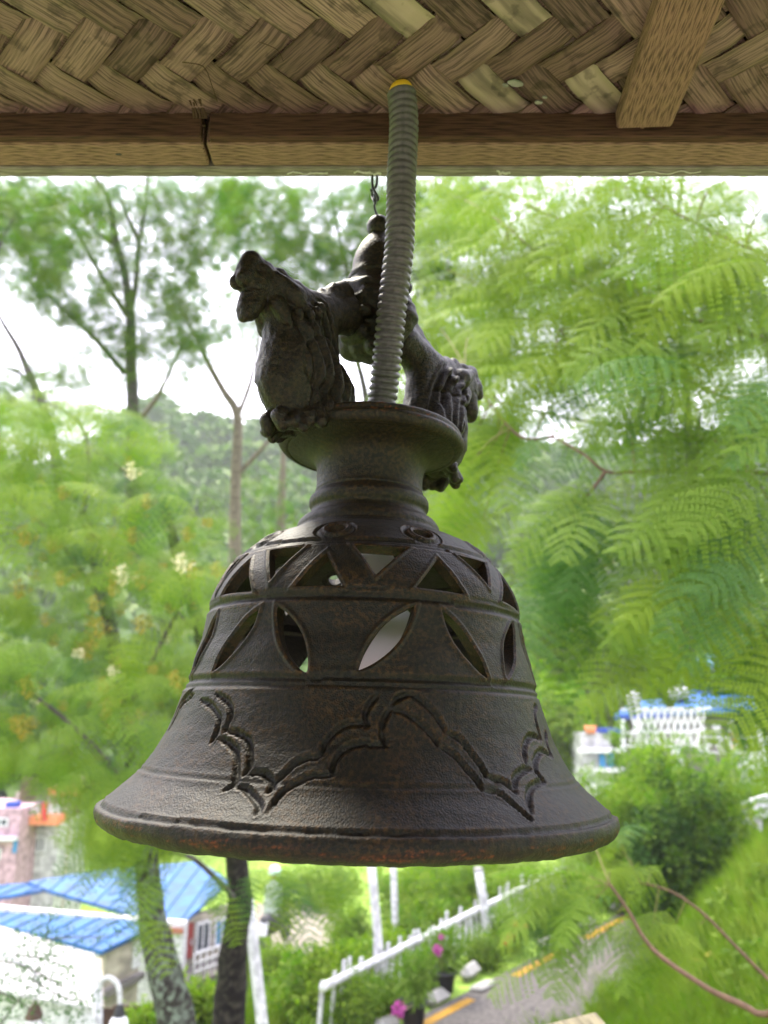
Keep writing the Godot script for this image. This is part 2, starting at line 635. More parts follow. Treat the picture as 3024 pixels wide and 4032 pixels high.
func bell():
	var lean := deg_to_rad(1.65)
	var back := deg_to_rad(1.3)
	var up := Vector3(sin(lean), cos(lean) * cos(back), -cos(lean) * sin(back)).normalized()
	var side := Vector3(cos(lean), -sin(lean), 0)
	side = (side - up * side.dot(up)).normalized()
	bell_axes = Transform3D(Basis(side, up, side.cross(up)), Vector3(-0.0165, EY, -0.6))
	var root := thing("clay_bell", "large dark clay bell with leaf and triangle cut-outs and two carved beasts on top", "bell")
	root.transform = bell_axes
	# the wall on its grid
	var three := bell_profile()
	var ctrl := PackedVector2Array()
	var ends := []
	for part in three:
		ctrl.append_array(part)
		ends.append(ctrl.size())
	var prof := PackedVector2Array()
	var marks := [0]
	var debt := 0.0
	for k in ctrl.size() - 1:
		var p0 := ctrl[maxi(k - 1, 0)]
		var p3 := ctrl[mini(k + 2, ctrl.size() - 1)]
		var l := (ctrl[k + 1] - ctrl[k]).length()
		var n := maxi(1, roundi(l / (0.00125 if k < ends[0] else 0.0009)))
		for j in n:
			prof.append(ctrl[k].cubic_interpolate(ctrl[k + 1], p0, p3, float(j) / n))
		if k + 1 == ends[0] or k + 1 == ends[1]:
			marks.append(prof.size() - 1)
	prof.append(ctrl[-1])
	marks.append(prof.size() - 1)
	var s := Shell.new()
	s.setup(prof)
	# rings turned into the clay
	var wob := func(amp: float, ph: float): return func(a: float): return amp * (sin(a * 2.0 + ph) + 0.6 * sin(a * 5.0 + ph * 3.0))
	s.ring(-67.9, 0.0016, 0.0024, wob.call(0.0006, 1.0))
	s.ring(-47.0, 0.0005, 0.0016, wob.call(0.0003, 2.0))
	s.ring(8.2, 0.0013, 0.0019, wob.call(0.0003, 0.4))
	s.ring(12.6, 0.0020, 0.0026, wob.call(0.0003, 0.4))
	s.ring(63.4, 0.0020, 0.0026, wob.call(0.0004, 2.4))
	s.ring(67.6, 0.0008, 0.0014, wob.call(0.0004, 2.4))
	s.ring(101.8, 0.0012, 0.0018, wob.call(0.0005, 4.1))
	s.ring(105.0, 0.0017, 0.0021, wob.call(0.0004, 4.1))
	s.ring(129.0, 0.0010, 0.0016, wob.call(0.0003, 5.1))
	# cut-outs, as they stand round the front; the back repeats them
	for turn in [0.0, 174.0]:
		var tri := [
			[-47.1, 93.6, -55.7, 69.5, -38.0, 68.5], [-38.8, 99.6, -22.3, 98.6, -31.0, 76.0], [-12.7, 94.0, -21.3, 70.0, -5.4, 70.0],
			[-3.4, 99.4, 15.8, 98.5, 4.4, 77.5], [27.1, 94.0, 17.3, 71.2, 34.5, 69.9], [37.0, 101.0, 55.6, 100.0, 47.6, 79.0], [66.0, 94.2, 54.6, 70.6, 71.6, 68.9], [-71.0, 99.5, -56.0, 98.5, -63.5, 76.0]]
		for q in tri:
			s.triangle(PackedVector2Array([Vector2(q[0] + turn, q[1]), Vector2(q[2] + turn, q[3]), Vector2(q[4] + turn, q[5])]))
		for q in [[-57.0, 56.0, -66.0, 15.5, 6.2], [-33.5, 55.6, -47.7, 16.4, 6.4], [-26.5, 57.2, -13.6, 13.9, 7.2], [16.6, 58.5, 0.0, 17.5, 7.0], [25.6, 58.0, 39.6, 15.6, 6.0], [60.6, 56.8, 48.6, 17.8, 6.6], [69.0, 56.0, 81.0, 15.0, 6.5]]:
			s.leaf(q[0] + turn, q[1], q[2] + turn, q[3], q[4] * 0.001)
		for a in [-52.0, -12.6, 26.4, 66.0]:
			s.hole(a + turn, 114.5, 0.012, func(x: float, y: float): return Vector2(x, y).length() - 0.0066)
			var loop := PackedVector2Array()
			for k in 13:
				var g := TAU * k / 12.0
				loop.append(Vector2(a + turn + rad_to_deg(0.0135 * cos(g) / 0.09), 114.3 + 7.6 * sin(g)))
			s.carve(loop, 0.0016, 0.0020)
		# the scalloped double garland
		for line in [
			[-42.9, 2.1, -36.9, -3.1, -34.3, -9.5, -34.3, -16.7, -34.6, -20.7], [-33.7, -19.8, -30.8, -20.5, -26.6, -24.1, -24.7, -29.9, -23.4, -38.0, -23.9, -43.7],
			[-22.3, -43.1, -20.4, -41.4, -17.8, -43.7, -16.2, -48.1, -16.8, -50.8], [-15.9, -46.6, -13.6, -38.5, -10.6, -33.4, -6.5, -31.9], [-6.9, -30.7, -6.6, -25.0, -4.4, -18.1, -0.8, -13.6, 3.6, -15.0], [3.4, -15.0, 2.4, -8.3, 3.5, -2.1, 5.4, 3.3],
			[-49.8, -1.7, -43.7, -5.1, -38.6, -12.4, -37.3, -20.5, -37.6, -27.6], [-35.6, -24.8, -32.2, -26.3, -28.4, -31.9, -26.4, -40.0, -25.3, -47.8, -26.9, -51.9], [-24.4, -49.6, -22.3, -49.7, -19.3, -53.7, -17.1, -57.7, -16.9, -62.1],
			[-14.8, -60.8, -14.1, -52.3, -11.7, -46.1, -8.2, -41.9, -3.7, -41.1], [-4.0, -40.8, -4.3, -35.3, -2.5, -28.8, 1.2, -24.4, 7.9, -25.6], [7.6, -24.8, 6.5, -19.0, 6.9, -11.4, 8.5, -4.8],
			[-67.0, -22.0, -63.6, -5.0, -56.0, 1.6], [-70.0, -16.0, -66.0, -2.0, -58.0, 5.0],
			[9.0, -2.1, 11.2, 2.5, 14.6, 4.1, 17.7, -1.0, 20.7, -8.7, 22.5, -18.5], [23.0, -18.1, 26.1, -20.5, 28.6, -28.9, 30.1, -35.5, 30.6, -42.0], [31.1, -42.0, 34.3, -42.8, 36.3, -46.9, 37.0, -49.7],
			[37.0, -48.5, 38.8, -42.2, 42.7, -38.2, 46.5, -37.6], [45.2, -34.1, 48.0, -24.5, 53.2, -18.0, 59.0, -20.4], [59.4, -20.4, 59.9, -10.2, 62.4, -1.2, 66.5, 1.7],
			[9.0, -4.7, 12.7, -6.7, 16.0, -12.5, 18.9, -19.1, 20.0, -25.0], [20.2, -25.0, 23.6, -29.0, 25.8, -36.3, 27.6, -42.7, 28.0, -48.5], [28.5, -48.1, 31.8, -49.0, 33.9, -54.4, 35.2, -59.6, 35.9, -63.0],
			[37.1, -59.8, 39.2, -53.3, 41.9, -48.1, 45.9, -45.1, 49.6, -45.0], [49.5, -44.6, 48.2, -38.5, 51.1, -31.6, 56.7, -27.3, 62.0, -31.2], [62.0, -30.6, 63.0, -21.8, 66.6, -14.9]]:
			var pts := PackedVector2Array()
			for k in range(0, line.size(), 2):
				pts.append(Vector2(line[k] + turn, line[k + 1]))
			s.carve(pts, 0.0026, 0.0021)
	# where the points really lie, and what colour the clay has there
	var pos := PackedVector3Array()
	var inner := PackedVector3Array()
	var col := PackedColorArray()
	pos.resize(s.cols * s.rows)
	inner.resize(s.cols * s.rows)
	col.resize(s.cols * s.rows)
	for j in s.rows:
		for i in s.cols:
			var at_ := j * s.cols + i
			var a := s.th[i]
			var dir := Vector3(sin(a), 0, cos(a))
			var r := s.rs[j]
			var p := dir * r + UP * s.ys[j]
			var big := fuzz.get_noise_3d(p.x * 14.0, p.y * 34.0, p.z * 14.0)
			var fine := fuzz.get_noise_3d(p.x * 130.0 + 9.0, p.y * 210.0, p.z * 130.0)
			var d := -s.cut[at_] * (0.9 + 0.35 * fine) + 0.0007 * big + 0.00022 * fine
			var edge := 0.0
			if s.open[at_] < 0.004:
				edge = 1.0 - clampf((s.open[at_] - 0.0004) / 0.0030, 0.0, 1.0)
				d += 0.0011 * sin(edge * PI * 0.9) - 0.0006 * pow(edge, 6.0)
			var l := s.lip[at_] if s.cut[at_] < 0.0002 else 0.0
			d += 0.00035 * l
			if s.ys[j] < -0.066:
				d += 0.0007 * fuzz.get_noise_2d(a * 9.0, s.ys[j] * 60.0)
			var out := dir * s.nr[j].x + UP * s.nr[j].y
			pos[at_] = p + out * d
			inner[at_] = p - out * 0.0075
			# dark paint, rubbed brown on the raised places, raw red clay where it has chipped
			var rub := fuzz.get_noise_3d(p.x * 60.0, p.y * 230.0, p.z * 60.0) * 0.5 + fuzz.get_noise_3d(p.x * 22.0 + 5.0, p.y * 40.0, p.z * 22.0) * 0.8
			var warm := clampf(0.16 + rub * 1.7 + maxf(l, edge) * 0.9, 0.0, 1.0)
			var c := Color(0.060, 0.061, 0.057).lerp(Color(0.178, 0.130, 0.074), warm * 0.8)
			c = c.lerp(Color(0.27, 0.19, 0.105), clampf(maxf(l * 0.75, edge) * (0.45 + 0.9 * rub), 0.0, 0.75))
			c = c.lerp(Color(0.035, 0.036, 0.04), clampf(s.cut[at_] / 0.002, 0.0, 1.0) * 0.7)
			if j >= marks[1]:
				c = Color(0.10, 0.10, 0.09).lerp(Color(0.17, 0.13, 0.085), clampf(0.2 + rub, 0.0, 1.0))
			var chip := 0.0
			if s.ys[j] < -0.0725:
				# the rounded lip: dark paint, worn to red clay along its widest line
				var band := smoothstep(0.0042, 0.0012, absf(s.ys[j] + 0.0765 + 0.0012 * sin(a * 3.0)))
				var run := fuzz.get_noise_2d(a * 3.2 + 40.0, s.ys[j] * 300.0)
				c = c.lerp(Color(0.17, 0.078, 0.048), band * clampf(0.35 + run * 1.4, 0.0, 0.9))
				c = c.lerp(Color(0.05, 0.048, 0.05), smoothstep(-0.0790, -0.0815, s.ys[j]) * 0.8)
				chip = band * smoothstep(0.22, 0.36, run * 0.75 + 0.55 * fuzz.get_noise_2d(a * 20.0, s.ys[j] * 700.0))
			elif j > marks[2] and s.ys[j] > 0.2055:
				chip = fuzz.get_noise_2d(a * 5.0, s.ys[j] * 260.0) + 0.5 * fuzz.get_noise_2d(a * 21.0, s.ys[j] * 400.0)
				chip = smoothstep(0.40, 0.55, chip)
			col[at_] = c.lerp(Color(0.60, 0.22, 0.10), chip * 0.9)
	var nor := PackedVector3Array()
	nor.resize(pos.size())
	for j in s.rows:
		for i in s.cols:
			var dx := pos[j * s.cols + (i + 1) % s.cols] - pos[j * s.cols + (i + s.cols - 1) % s.cols]
			var dy := pos[mini(j + 1, s.rows - 1) * s.cols + i] - pos[maxi(j - 1, 0) * s.cols + i]
			nor[j * s.cols + i] = dx.cross(dy).normalized()
	shell_part("bell_body", s, pos, nor, inner, col, 0, marks[1], true, root)
	shell_part("neck", s, pos, nor, inner, col, marks[1], marks[2], false, root)
	shell_part("flange", s, pos, nor, inner, col, marks[2], s.rows - 1, false, root)
	handle(root)
	# the pale lamp inside, seen through the cut-outs
	var lamp := thing("lamp", "white lamp with a wide shade hidden inside the clay bell behind its cut-outs", "lamp", bell_axes * Vector3(0.004, 0.012, -0.012))
	var st := tool_(true)
	lathe(st, [Vector2(0.001, 0.108), Vector2(0.018, 0.107), Vector2(0.022, 0.10), Vector2(0.022, 0.075), Vector2(0.019, 0.07), Vector2(0.001, 0.07)], 28)
	build("lamp_holder", st, M.lamp_white, lamp, true)
	st = tool_(true)
	var bulb := []
	for k in 15:
		var g := PI * k / 14.0
		bulb.append(Vector2(maxf(0.044 * sin(g), 0.0005), 0.028 - 0.046 * cos(g)))
	lathe(st, bulb, 36)
	build("bulb", st, M.lamp_white, lamp, true)


func shell_part(called: String, s: Shell, pos: PackedVector3Array, nor: PackedVector3Array, inner: PackedVector3Array, col: PackedColorArray, r0: int, r1: int, hollow: bool, root: Node3D):
	var n := s.cols
	var first := r0 * n
	var count := (r1 - r0 + 1) * n
	var v := pos.slice(first, first + count)
	var nn := nor.slice(first, first + count)
	var c := col.slice(first, first + count)
	var iv := inner.slice(first, first + count)
	var idx := PackedInt32Array()
	var seam := []                          # pairs of vertices along cut edges
	var made := {}
	var open := s.open.slice(first, first + count)
	var cross := func(a: int, b: int) -> int:
		var key := Vector2i(mini(a, b), maxi(a, b))
		if not made.has(key):
			var t := open[a] / (open[a] - open[b])
			made[key] = v.size()
			v.append(v[a].lerp(v[b], t))
			nn.append(nn[a].lerp(nn[b], t).normalized())
			c.append(c[a].lerp(c[b], t))
			iv.append(iv[a].lerp(iv[b], t))
		return made[key]
	for j in r1 - r0:
		for i in n:
			var a := j * n + i
			var b := j * n + (i + 1) % n
			var q := [a, a + n, b + n, a, b + n, b]
			if not hollow or minf(minf(open[a], open[b]), minf(open[a + n], open[b + n])) > 0.0:
				idx.append_array(PackedInt32Array(q))
				continue
			for k in [0, 3]:
				var poly := []
				var rim := []
				for w in 3:
					var p: int = q[k + w]
					var o: int = q[k + (w + 1) % 3]
					if open[p] > 0.0:
						poly.append(p)
					if (open[p] > 0.0) != (open[o] > 0.0):
						var x: int = cross.call(p, o)
						poly.append(x)
						rim.append(x)
				for w in range(1, poly.size() - 1):
					idx.append_array(PackedInt32Array([poly[0], poly[w], poly[w + 1]]))
				if rim.size() == 2:
					seam.append(rim if open[q[k]] > 0.0 else rim)
	if hollow:
		# inside face, the thickness of the cut edges and the bottom of the mouth
		var m := v.size()
		var tris := idx.size()
		v.append_array(iv)
		for k in m:
			nn.append(-nn[k])
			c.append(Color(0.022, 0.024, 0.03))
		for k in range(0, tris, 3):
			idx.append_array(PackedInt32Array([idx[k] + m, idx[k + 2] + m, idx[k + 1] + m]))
		var walls := seam.duplicate()
		for i in n:
			walls.append([i, (i + 1) % n])
		for w in walls:
			var p: int = w[0]
			var o: int = w[1]
			var across := (v[o] - v[p]).cross(v[p + m] - v[p]).normalized()
			var at_ := v.size()
			for k in [p, o, o + m, p + m]:
				v.append(v[k])
				nn.append(across)
				c.append(Color(0.11, 0.075, 0.05) if w.size() == 2 and p >= n else Color(0.07, 0.055, 0.045))
			idx.append_array(PackedInt32Array([at_, at_ + 1, at_ + 2, at_, at_ + 2, at_ + 3]))
			# the same quad, wound so that its front agrees with its normal
			var tri := (v[at_ + 2] - v[at_]).cross(v[at_ + 1] - v[at_])
			if tri.dot(across) < 0:
				for k in [at_, at_ + 1, at_ + 2, at_ + 3]:
					nn[k] = -across
	put(called, arrays_mesh(v, nn, c, PackedVector2Array(), idx), M.clay, root)


# smooth joining of rounded limbs, meshed as surface nets
func limbs_mesh(limbs: Array, lo: Vector3, hi: Vector3, cell: float, mirror: bool, extra: Callable) -> ArrayMesh:
	var n := Vector3i(((hi - lo) / cell).ceil()) + Vector3i.ONE
	var val := PackedFloat32Array()
	val.resize(n.x * n.y * n.z)
	val.fill(1.0)
	var a := PackedVector3Array()
	var ba := PackedVector3Array()
	var inv := PackedFloat32Array()
	var r0 := PackedFloat32Array()
	var dr := PackedFloat32Array()
	var kk := PackedFloat32Array()
	for q in limbs:
		var p := Vector3(q[0], q[1], q[2]) * 0.001
		var o := Vector3(q[3], q[4], q[5]) * 0.001
		a.append(p)
		ba.append(o - p)
		inv.append(1.0 / maxf((o - p).length_squared(), 1e-9))
		r0.append(q[6] * 0.001)
		dr.append((q[7] - q[6]) * 0.001)
		kk.append((q[8] if q.size() > 8 else 6.0) * 0.001)
	var m := a.size()
	var field := func(p: Vector3) -> float:
		var w := p
		if mirror:
			w.z = absf(w.z)
		var d := 1.0
		for k in m:
			var pa := w - a[k]
			var h := clampf(pa.dot(ba[k]) * inv[k], 0.0, 1.0)
			var x := (pa - ba[k] * h).length() - r0[k] - dr[k] * h
			var g := kk[k]
			var e := maxf(g - absf(d - x), 0.0) / g
			d = minf(d, x) - e * e * g * 0.25
		return d
	var step := 4
	for bz in range(0, n.z, step):
		for by in range(0, n.y, step):
			for bx in range(0, n.x, step):
				var mid := lo + Vector3(bx + 1.5, by + 1.5, bz + 1.5) * cell
				var d: float = field.call(mid)
				if absf(d) > cell * 4.2 + 0.004:
					var s := 1.0 if d > 0 else -1.0
					for z in range(bz, mini(bz + step, n.z)):
						for y in range(by, mini(by + step, n.y)):
							for x in range(bx, mini(bx + step, n.x)):
								val[(z * n.y + y) * n.x + x] = s
					continue
				for z in range(bz, mini(bz + step, n.z)):
					for y in range(by, mini(by + step, n.y)):
						for x in range(bx, mini(bx + step, n.x)):
							var p := lo + Vector3(x, y, z) * cell
							val[(z * n.y + y) * n.x + x] = field.call(p) + extra.call(p)
	var ids := {}
	var v := PackedVector3Array()
	var nn := PackedVector3Array()
	var idx := PackedInt32Array()
	var off := [0, 1, n.x, n.x + 1, n.x * n.y, n.x * n.y + 1, n.x * n.y + n.x, n.x * n.y + n.x + 1]
	for z in n.z - 1:
		for y in n.y - 1:
			for x in n.x - 1:
				var b := (z * n.y + y) * n.x + x
				var mask := 0
				for k in 8:
					if val[b + off[k]] < 0:
						mask |= 1 << k
				if mask == 0 or mask == 255:
					continue
				var sum := Vector3.ZERO
				var cnt := 0
				for e in [[0, 1], [2, 3], [4, 5], [6, 7], [0, 2], [1, 3], [4, 6], [5, 7], [0, 4], [1, 5], [2, 6], [3, 7]]:
					var p: int = e[0]
					var o: int = e[1]
					var vp := val[b + off[p]]
					var vo := val[b + off[o]]
					if (vp < 0) != (vo < 0):
						var t := vp / (vp - vo)
						sum += Vector3(p & 1, (p >> 1) & 1, p >> 2).lerp(Vector3(o & 1, (o >> 1) & 1, o >> 2), t)
						cnt += 1
				var g := Vector3(val[b + 1] - val[b] + val[b + off[7]] - val[b + off[6]], val[b + off[2]] - val[b] + val[b + off[7]] - val[b + off[5]], val[b + off[4]] - val[b] + val[b + off[7]] - val[b + off[3]])
				ids[b] = v.size()
				v.append(lo + (Vector3(x, y, z) + sum / cnt) * cell)
				nn.append(g.normalized())
	for b in ids:
		var z: int = b / (n.x * n.y)
		var y: int = (b / n.x) % n.y
		var x: int = b % n.x
		var here := val[b] < 0
		for ax in 3:
			var d: int = [1, n.x, n.x * n.y][ax]
			var u: int = [n.x, n.x * n.y, 1][ax]
			var w: int = [n.x * n.y, 1, n.x][ax]
			if (val[b + d] < 0) == here or not (ids.has(b - u) and ids.has(b - w) and ids.has(b - u - w)):
				continue
			var q := [ids[b], ids[b - u], ids[b - u - w], ids[b - w]]
			if here:
				q = [q[0], q[3], q[2], q[1]]
			idx.append_array(PackedInt32Array([q[0], q[2], q[1], q[0], q[3], q[2]]))
	# fix windings from the normals
	for k in range(0, idx.size(), 3):
		var t := (v[idx[k + 2]] - v[idx[k]]).cross(v[idx[k + 1]] - v[idx[k]])
		if t.dot(nn[idx[k]] + nn[idx[k + 1]] + nn[idx[k + 2]]) < 0:
			var s := idx[k + 1]
			idx[k + 1] = idx[k + 2]
			idx[k + 2] = s
	return arrays_mesh(v, nn, PackedColorArray(), PackedVector2Array(), idx)


func handle(root: Node3D):
	# x points outward along the plane of the arch, y up, z across
	var limbs := [
		[84, 280, 0, 82, 246, 0, 20, 26.4, 8], [82, 246, 0, 76, 222, 0, 26.4, 21.6, 8], [93, 264, 0, 95, 230, 0, 18.4, 20.8, 8], [90, 216, 0, 84, 208, 0, 14.4, 11.2, 8],
		[62, 286, 0, 60, 248, 0, 15.2, 16, 8], [92, 276, 0, 112, 292, 0, 16, 12, 9],
		[112, 298, 0, 122, 300, 0, 14.4, 12.8, 6], [118, 314, 0, 130, 313, 0, 7.2, 7.6, 5], [131, 316, 0, 134, 308, 0, 7.6, 8, 3], [135, 301, 2.9, 140, 295, 3.6, 7.6, 5.6, 3], [137, 303, 6.5, 137, 303, 6.5, 3.6, 3.6, 2],
		[126, 292, 0, 130, 276, 0, 11.2, 8.4, 3], [130, 276, 3.6, 133, 270, 2.9, 5.6, 4, 3], [133, 270, 0, 134, 267, 0, 4, 3.2, 2], [122, 308, 8.6, 122, 308, 8.6, 4.4, 4.4, 2],
		[115, 304, 9, 100, 294, 15, 6.5, 8.5, 1.5], [100, 294, 15, 93, 285, 16, 8.5, 5, 2], [124, 309, 8, 124, 309, 8, 4.5, 4.5, 1], [106, 278, 15, 106, 278, 15, 4, 4, 1], [99, 279, 18.5, 99, 279, 18.5, 4, 4, 1], [91, 280, 20.5, 91, 280, 20.5, 4, 4, 1], [84, 284, 20.5, 84, 284, 20.5, 4, 4, 1], [79, 291, 18, 79, 291, 18, 4, 4, 1], [112, 284, 10, 103, 270, 15, 6.5, 4.5, 1.5],
		[107, 315, 0, 92, 306, 0, 6, 8, 3], [88, 302, 0, 64, 300, 0, 12.8, 13.6, 8], [64, 300, 0, 34, 312, 0, 13.6, 16, 10], [104, 309, 0, 104, 309, 0, 5.6, 5.6, 2], [94, 308, 3.6, 94, 308, 3.6, 5.6, 5.6, 2], [84, 307, 4.3, 84, 307, 4.3, 5.6, 5.6, 2], [73, 307, 5, 73, 307, 5, 6, 6, 2], [61, 311, 5, 61, 311, 5, 6.4, 6.4, 2], [102, 300, 14.4, 102, 300, 14.4, 4, 4, 2], [88, 282, 17.3, 80, 270, 18.7, 4.8, 3.2, 2], [76, 288, 14.4, 66, 272, 15.8, 4.8, 3.2, 2], [58, 318, 0, 40, 330, 0, 7.2, 9.6, 6],
		[86, 266, 15, 58, 230, 20, 11, 12, 2], [58, 230, 20, 52, 222, 17, 11, 9.6, 3], [52, 226, 16, 64, 211, 18, 13, 11, 2], [64, 211, 18, 80, 203, 17, 9.5, 7.5, 2], [80, 203, 16, 84, 198, 18, 5, 4.5, 2], [72, 204, 22, 76, 198, 25, 5, 4.5, 2], [92, 268, 14, 76, 238, 19, 8, 12, 2],
		[90, 216, 7, 88, 203, 9, 8, 7, 4], [92, 207, 6, 101, 200, 7, 6, 5.5, 2], [101, 200, 7, 99, 193, 9, 5.5, 5, 2], [90, 203, 12, 95, 195, 15, 5.5, 5, 2], [84, 201, 15, 87, 193, 18, 5, 4.5, 2]]
	var extra := func(p: Vector3) -> float:
		var q := p * 1000.0
		var d := 0.0
		# mane combed back from the ear
		var rx := q.x - 95.0
		var ry := q.y - 292.0
		var along := -(rx * 0.60 + ry * 0.80)
		var across := -rx * 0.80 + ry * 0.60 + along * along * 0.004
		var m := smoothstep(0.0, 8.0, along) * smoothstep(92.0, 70.0, along) * smoothstep(25.0, 20.0, absf(across - 4.0)) * smoothstep(3.0, 9.0, absf(q.z))
		d += m * 2.2 * sin(across * TAU / 9.0)
		d += 2.2 * smoothstep(5.0, 1.0, absf(q.x - 105.0 + 0.12 * (q.y - 250.0))) * smoothstep(4.0, 10.0, absf(q.z)) * smoothstep(285.0, 270.0, q.y)
		d += 1.6 * smoothstep(3.5, 0.5, absf(Vector2(q.x - 70.0, q.y - 246.0).length() - 24.0)) * smoothstep(7.0, 13.0, absf(q.z)) * smoothstep(62.0, 72.0, q.x + 0.4 * (q.y - 246.0))
		# row of curls down the ridge of the back, folds on the chest
		var ridge := smoothstep(9.0, 3.0, absf(q.z)) * smoothstep(290.0, 300.0, q.y) * smoothstep(112.0, 100.0, q.x)
		d -= ridge * 1.6 * maxf(0.0, sin(q.x * 0.5))
		d += 0.15 * smoothstep(100.0, 112.0, q.x) * smoothstep(282.0, 262.0, q.y) * sin(q.z * 0.9 + sin(q.y * 0.1))
		d += 1.3 * smoothstep(1.6, 0.2, absf(q.y - 290.0 + 0.25 * (q.x - 130.0))) * smoothstep(122.0, 128.0, q.x)
		d += 0.8 * smoothstep(1.6, 0.3, absf(q.y - 304.5)) * smoothstep(124.0, 128.0, q.x)
		d += 0.9 * fuzz.get_noise_3d(q.x * 0.07, q.y * 0.07, q.z * 0.07) + 0.45 * fuzz.get_noise_3d(q.x * 0.28, q.y * 0.28, q.z * 0.28)
		return d * 0.001
	var mesh := limbs_mesh(limbs, Vector3(0.005, 0.176, -0.040), Vector3(0.156, 0.340, 0.0401), 0.0016, true, extra)
	var turn := deg_to_rad(46.0)
	for k in 2:
		var b := put("handle_beast", mesh, M.clay_beast, root)
		var out := Vector3(-cos(turn), 0, sin(turn)) * (1.0 if k == 0 else -1.0)
		b.basis = Basis(out, UP, out.cross(UP))
		b.position.y = 0.004 * k
	# the knot of scrolls and the mask that joins them under the finial
	var mask := [
		[0, 306, 0, 0, 330, 0, 24, 31, 8], [0, 330, 0, 0, 350, 0, 31, 25, 8], [-30, 318, 4, -20, 300, 4, 17, 13, 6], [26, 316, 4, 18, 300, 4, 16, 12, 6],
		[-26, 352, 6, 0, 362, 16, 6, 7.5, 3], [0, 362, 16, 22, 356, 10, 7.5, 6, 3], [-26, 352, 6, -24, 356, -14, 6, 6, 3], [-24, 356, -14, 20, 356, -16, 6, 6, 3], [-36, 336, 12, -14, 345, 24, 6, 7, 3], [-14, 345, 24, 8, 342, 28, 6, 5, 3],
		[-20, 332, 24, -20, 332, 24, 7, 7, 2], [8, 330, 28, 8, 330, 28, 7, 7, 2], [-6, 326, 30, -5, 318, 34, 7, 8, 3], [-24, 318, 22, -10, 312, 30, 6.5, 5, 3], [10, 314, 30, 2, 311, 32, 6, 5, 3],
		[-14, 302, 20, 2, 300, 22, 8, 8, 3], [-8, 294, 10, 4, 292, 8, 9, 8, 3], [10, 290, 14, 10, 290, 14, 9.5, 9.5, 2]]
	var lines := func(p: Vector3) -> float:
		var q := p * 1000.0
		return 0.001 * (0.7 * sin(q.y * 0.55 + q.x * 0.2) * smoothstep(300.0, 312.0, q.y) * smoothstep(345.0, 335.0, q.y) + 0.5 * fuzz.get_noise_3d(q.x * 0.1, q.y * 0.1, q.z * 0.1))
	var knot := put("scroll_mask", limbs_mesh(mask, Vector3(-0.062, 0.276, -0.046), Vector3(0.06, 0.374, 0.05), 0.0018, false, lines), M.clay_beast, root)
	knot.rotation.y = deg_to_rad(-32.0)
	var st := tool_(true)
	lathe(st, [Vector2(0.019, 0.352), Vector2(0.0245, 0.3575), Vector2(0.0255, 0.361), Vector2(0.0225, 0.364), Vector2(0.0225, 0.371), Vector2(0.0218, 0.3785), Vector2(0.0196, 0.3865), Vector2(0.0158, 0.3945), Vector2(0.0108, 0.4015), Vector2(0.0068, 0.4065)], 40)
	build("finial_cap", st, M.clay_beast, root, true)
	st = tool_(true)
	var ball := []
	for k in 17:
		var g := PI * k / 16.0
		ball.append(Vector2(maxf(0.0108 * sin(g), 0.0002), 0.4145 - 0.0110 * cos(g)))
	lathe(st, ball, 32)
	build("finial_ball", st, M.clay_beast, root, true)
	# the wire that carries it all
	var wire := thing("hanging_wire", "twisted dark wire between the eave edge and the ball on the bell", "wire")
	st = tool_(true)
	rod(st, [at(1466, 692, 0.612), at(1466, 716, 0.605), at(1469, 742, 0.600), at(1482, 765, 0.597), at(1490, 782, 0.60), at(1483, 790, 0.605), at(1473, 792, 0.606)], 0.0012, 0.0012, 8, 6)
	build("strand", st, M.wire, wire, true)
	st = tool_(true)
	rod(st, [at(1485, 692, 0.614), at(1484, 722, 0.606), at(1476, 742, 0.603), at(1462, 748, 0.601), at(1466, 758, 0.605), at(1466, 776, 0.605), at(1472, 790, 0.60), at(1480, 800, 0.598)], 0.0012, 0.0012, 8, 6)
	build("strand", st, M.wire, wire, true)
	st = tool_(true)
	rod(st, [at(1474, 765, 0.602), at(1479, 790, 0.601), at(1475, 818, 0.600), bell_axes * Vector3(0, 0.421, 0)], 0.0011, 0.0011, 8, 6)
	build("strand", st, M.wire, wire, true)


func conduit():
	var path := [Vector3(-0.010, EY + 0.165, -0.602), at(1507, 1560, 0.59), at(1525, 1400, 0.578), at(1545, 1200, 0.565), at(1570, 1000, 0.555), at(1577, 860, 0.55), at(1581, 700, 0.545), at(1590, 480, 0.54), at(1577, 338, 0.534)]
	var line := Curve3D.new()
	for k in path.size():
		var t: Vector3 = (path[mini(k + 1, path.size() - 1)] - path[maxi(k - 1, 0)]) * 0.16
		line.add_point(path[k], -t, t)
	line.bake_interval = 0.002
	var length := line.get_baked_length()
	var root := thing("corrugated_conduit", "grey corrugated plastic conduit running from bamboo ceiling down into the bell", "pipe")
	var st := tool_(true)
	var pts := PackedVector3Array()
	var radii := PackedFloat32Array()
	var pitch_ := 0.0060
	var n := int(length / pitch_)
	for k in n:
		for q in [[0.0, 0.0104], [0.14, 0.0106], [0.22, 0.0117], [0.34, 0.0121], [0.62, 0.0121], [0.76, 0.0117], [0.86, 0.0106]]:
			pts.append(line.sample_baked((k + q[0]) * pitch_, true))
			radii.append(q[1])
	tube(st, pts, func(t, _a): return radii[roundi(t * (radii.size() - 1))], 44)
	build("hose", st, M.conduit, root, true)
	st = tool_(true)
	var e := line.sample_baked(n * pitch_ - 0.001, true)
	tube(st, PackedVector3Array([e, e + Vector3(-0.0004, 0.003, 0.0006), e + Vector3(-0.0010, 0.006, 0.0012), e + Vector3(-0.0014, 0.0078, 0.0016)]), func(t, _a): return [0.0098, 0.0096, 0.0078, 0.0040][roundi(t * 3)], 24)
	build("yellow_end", st, M.yellow, root, true)


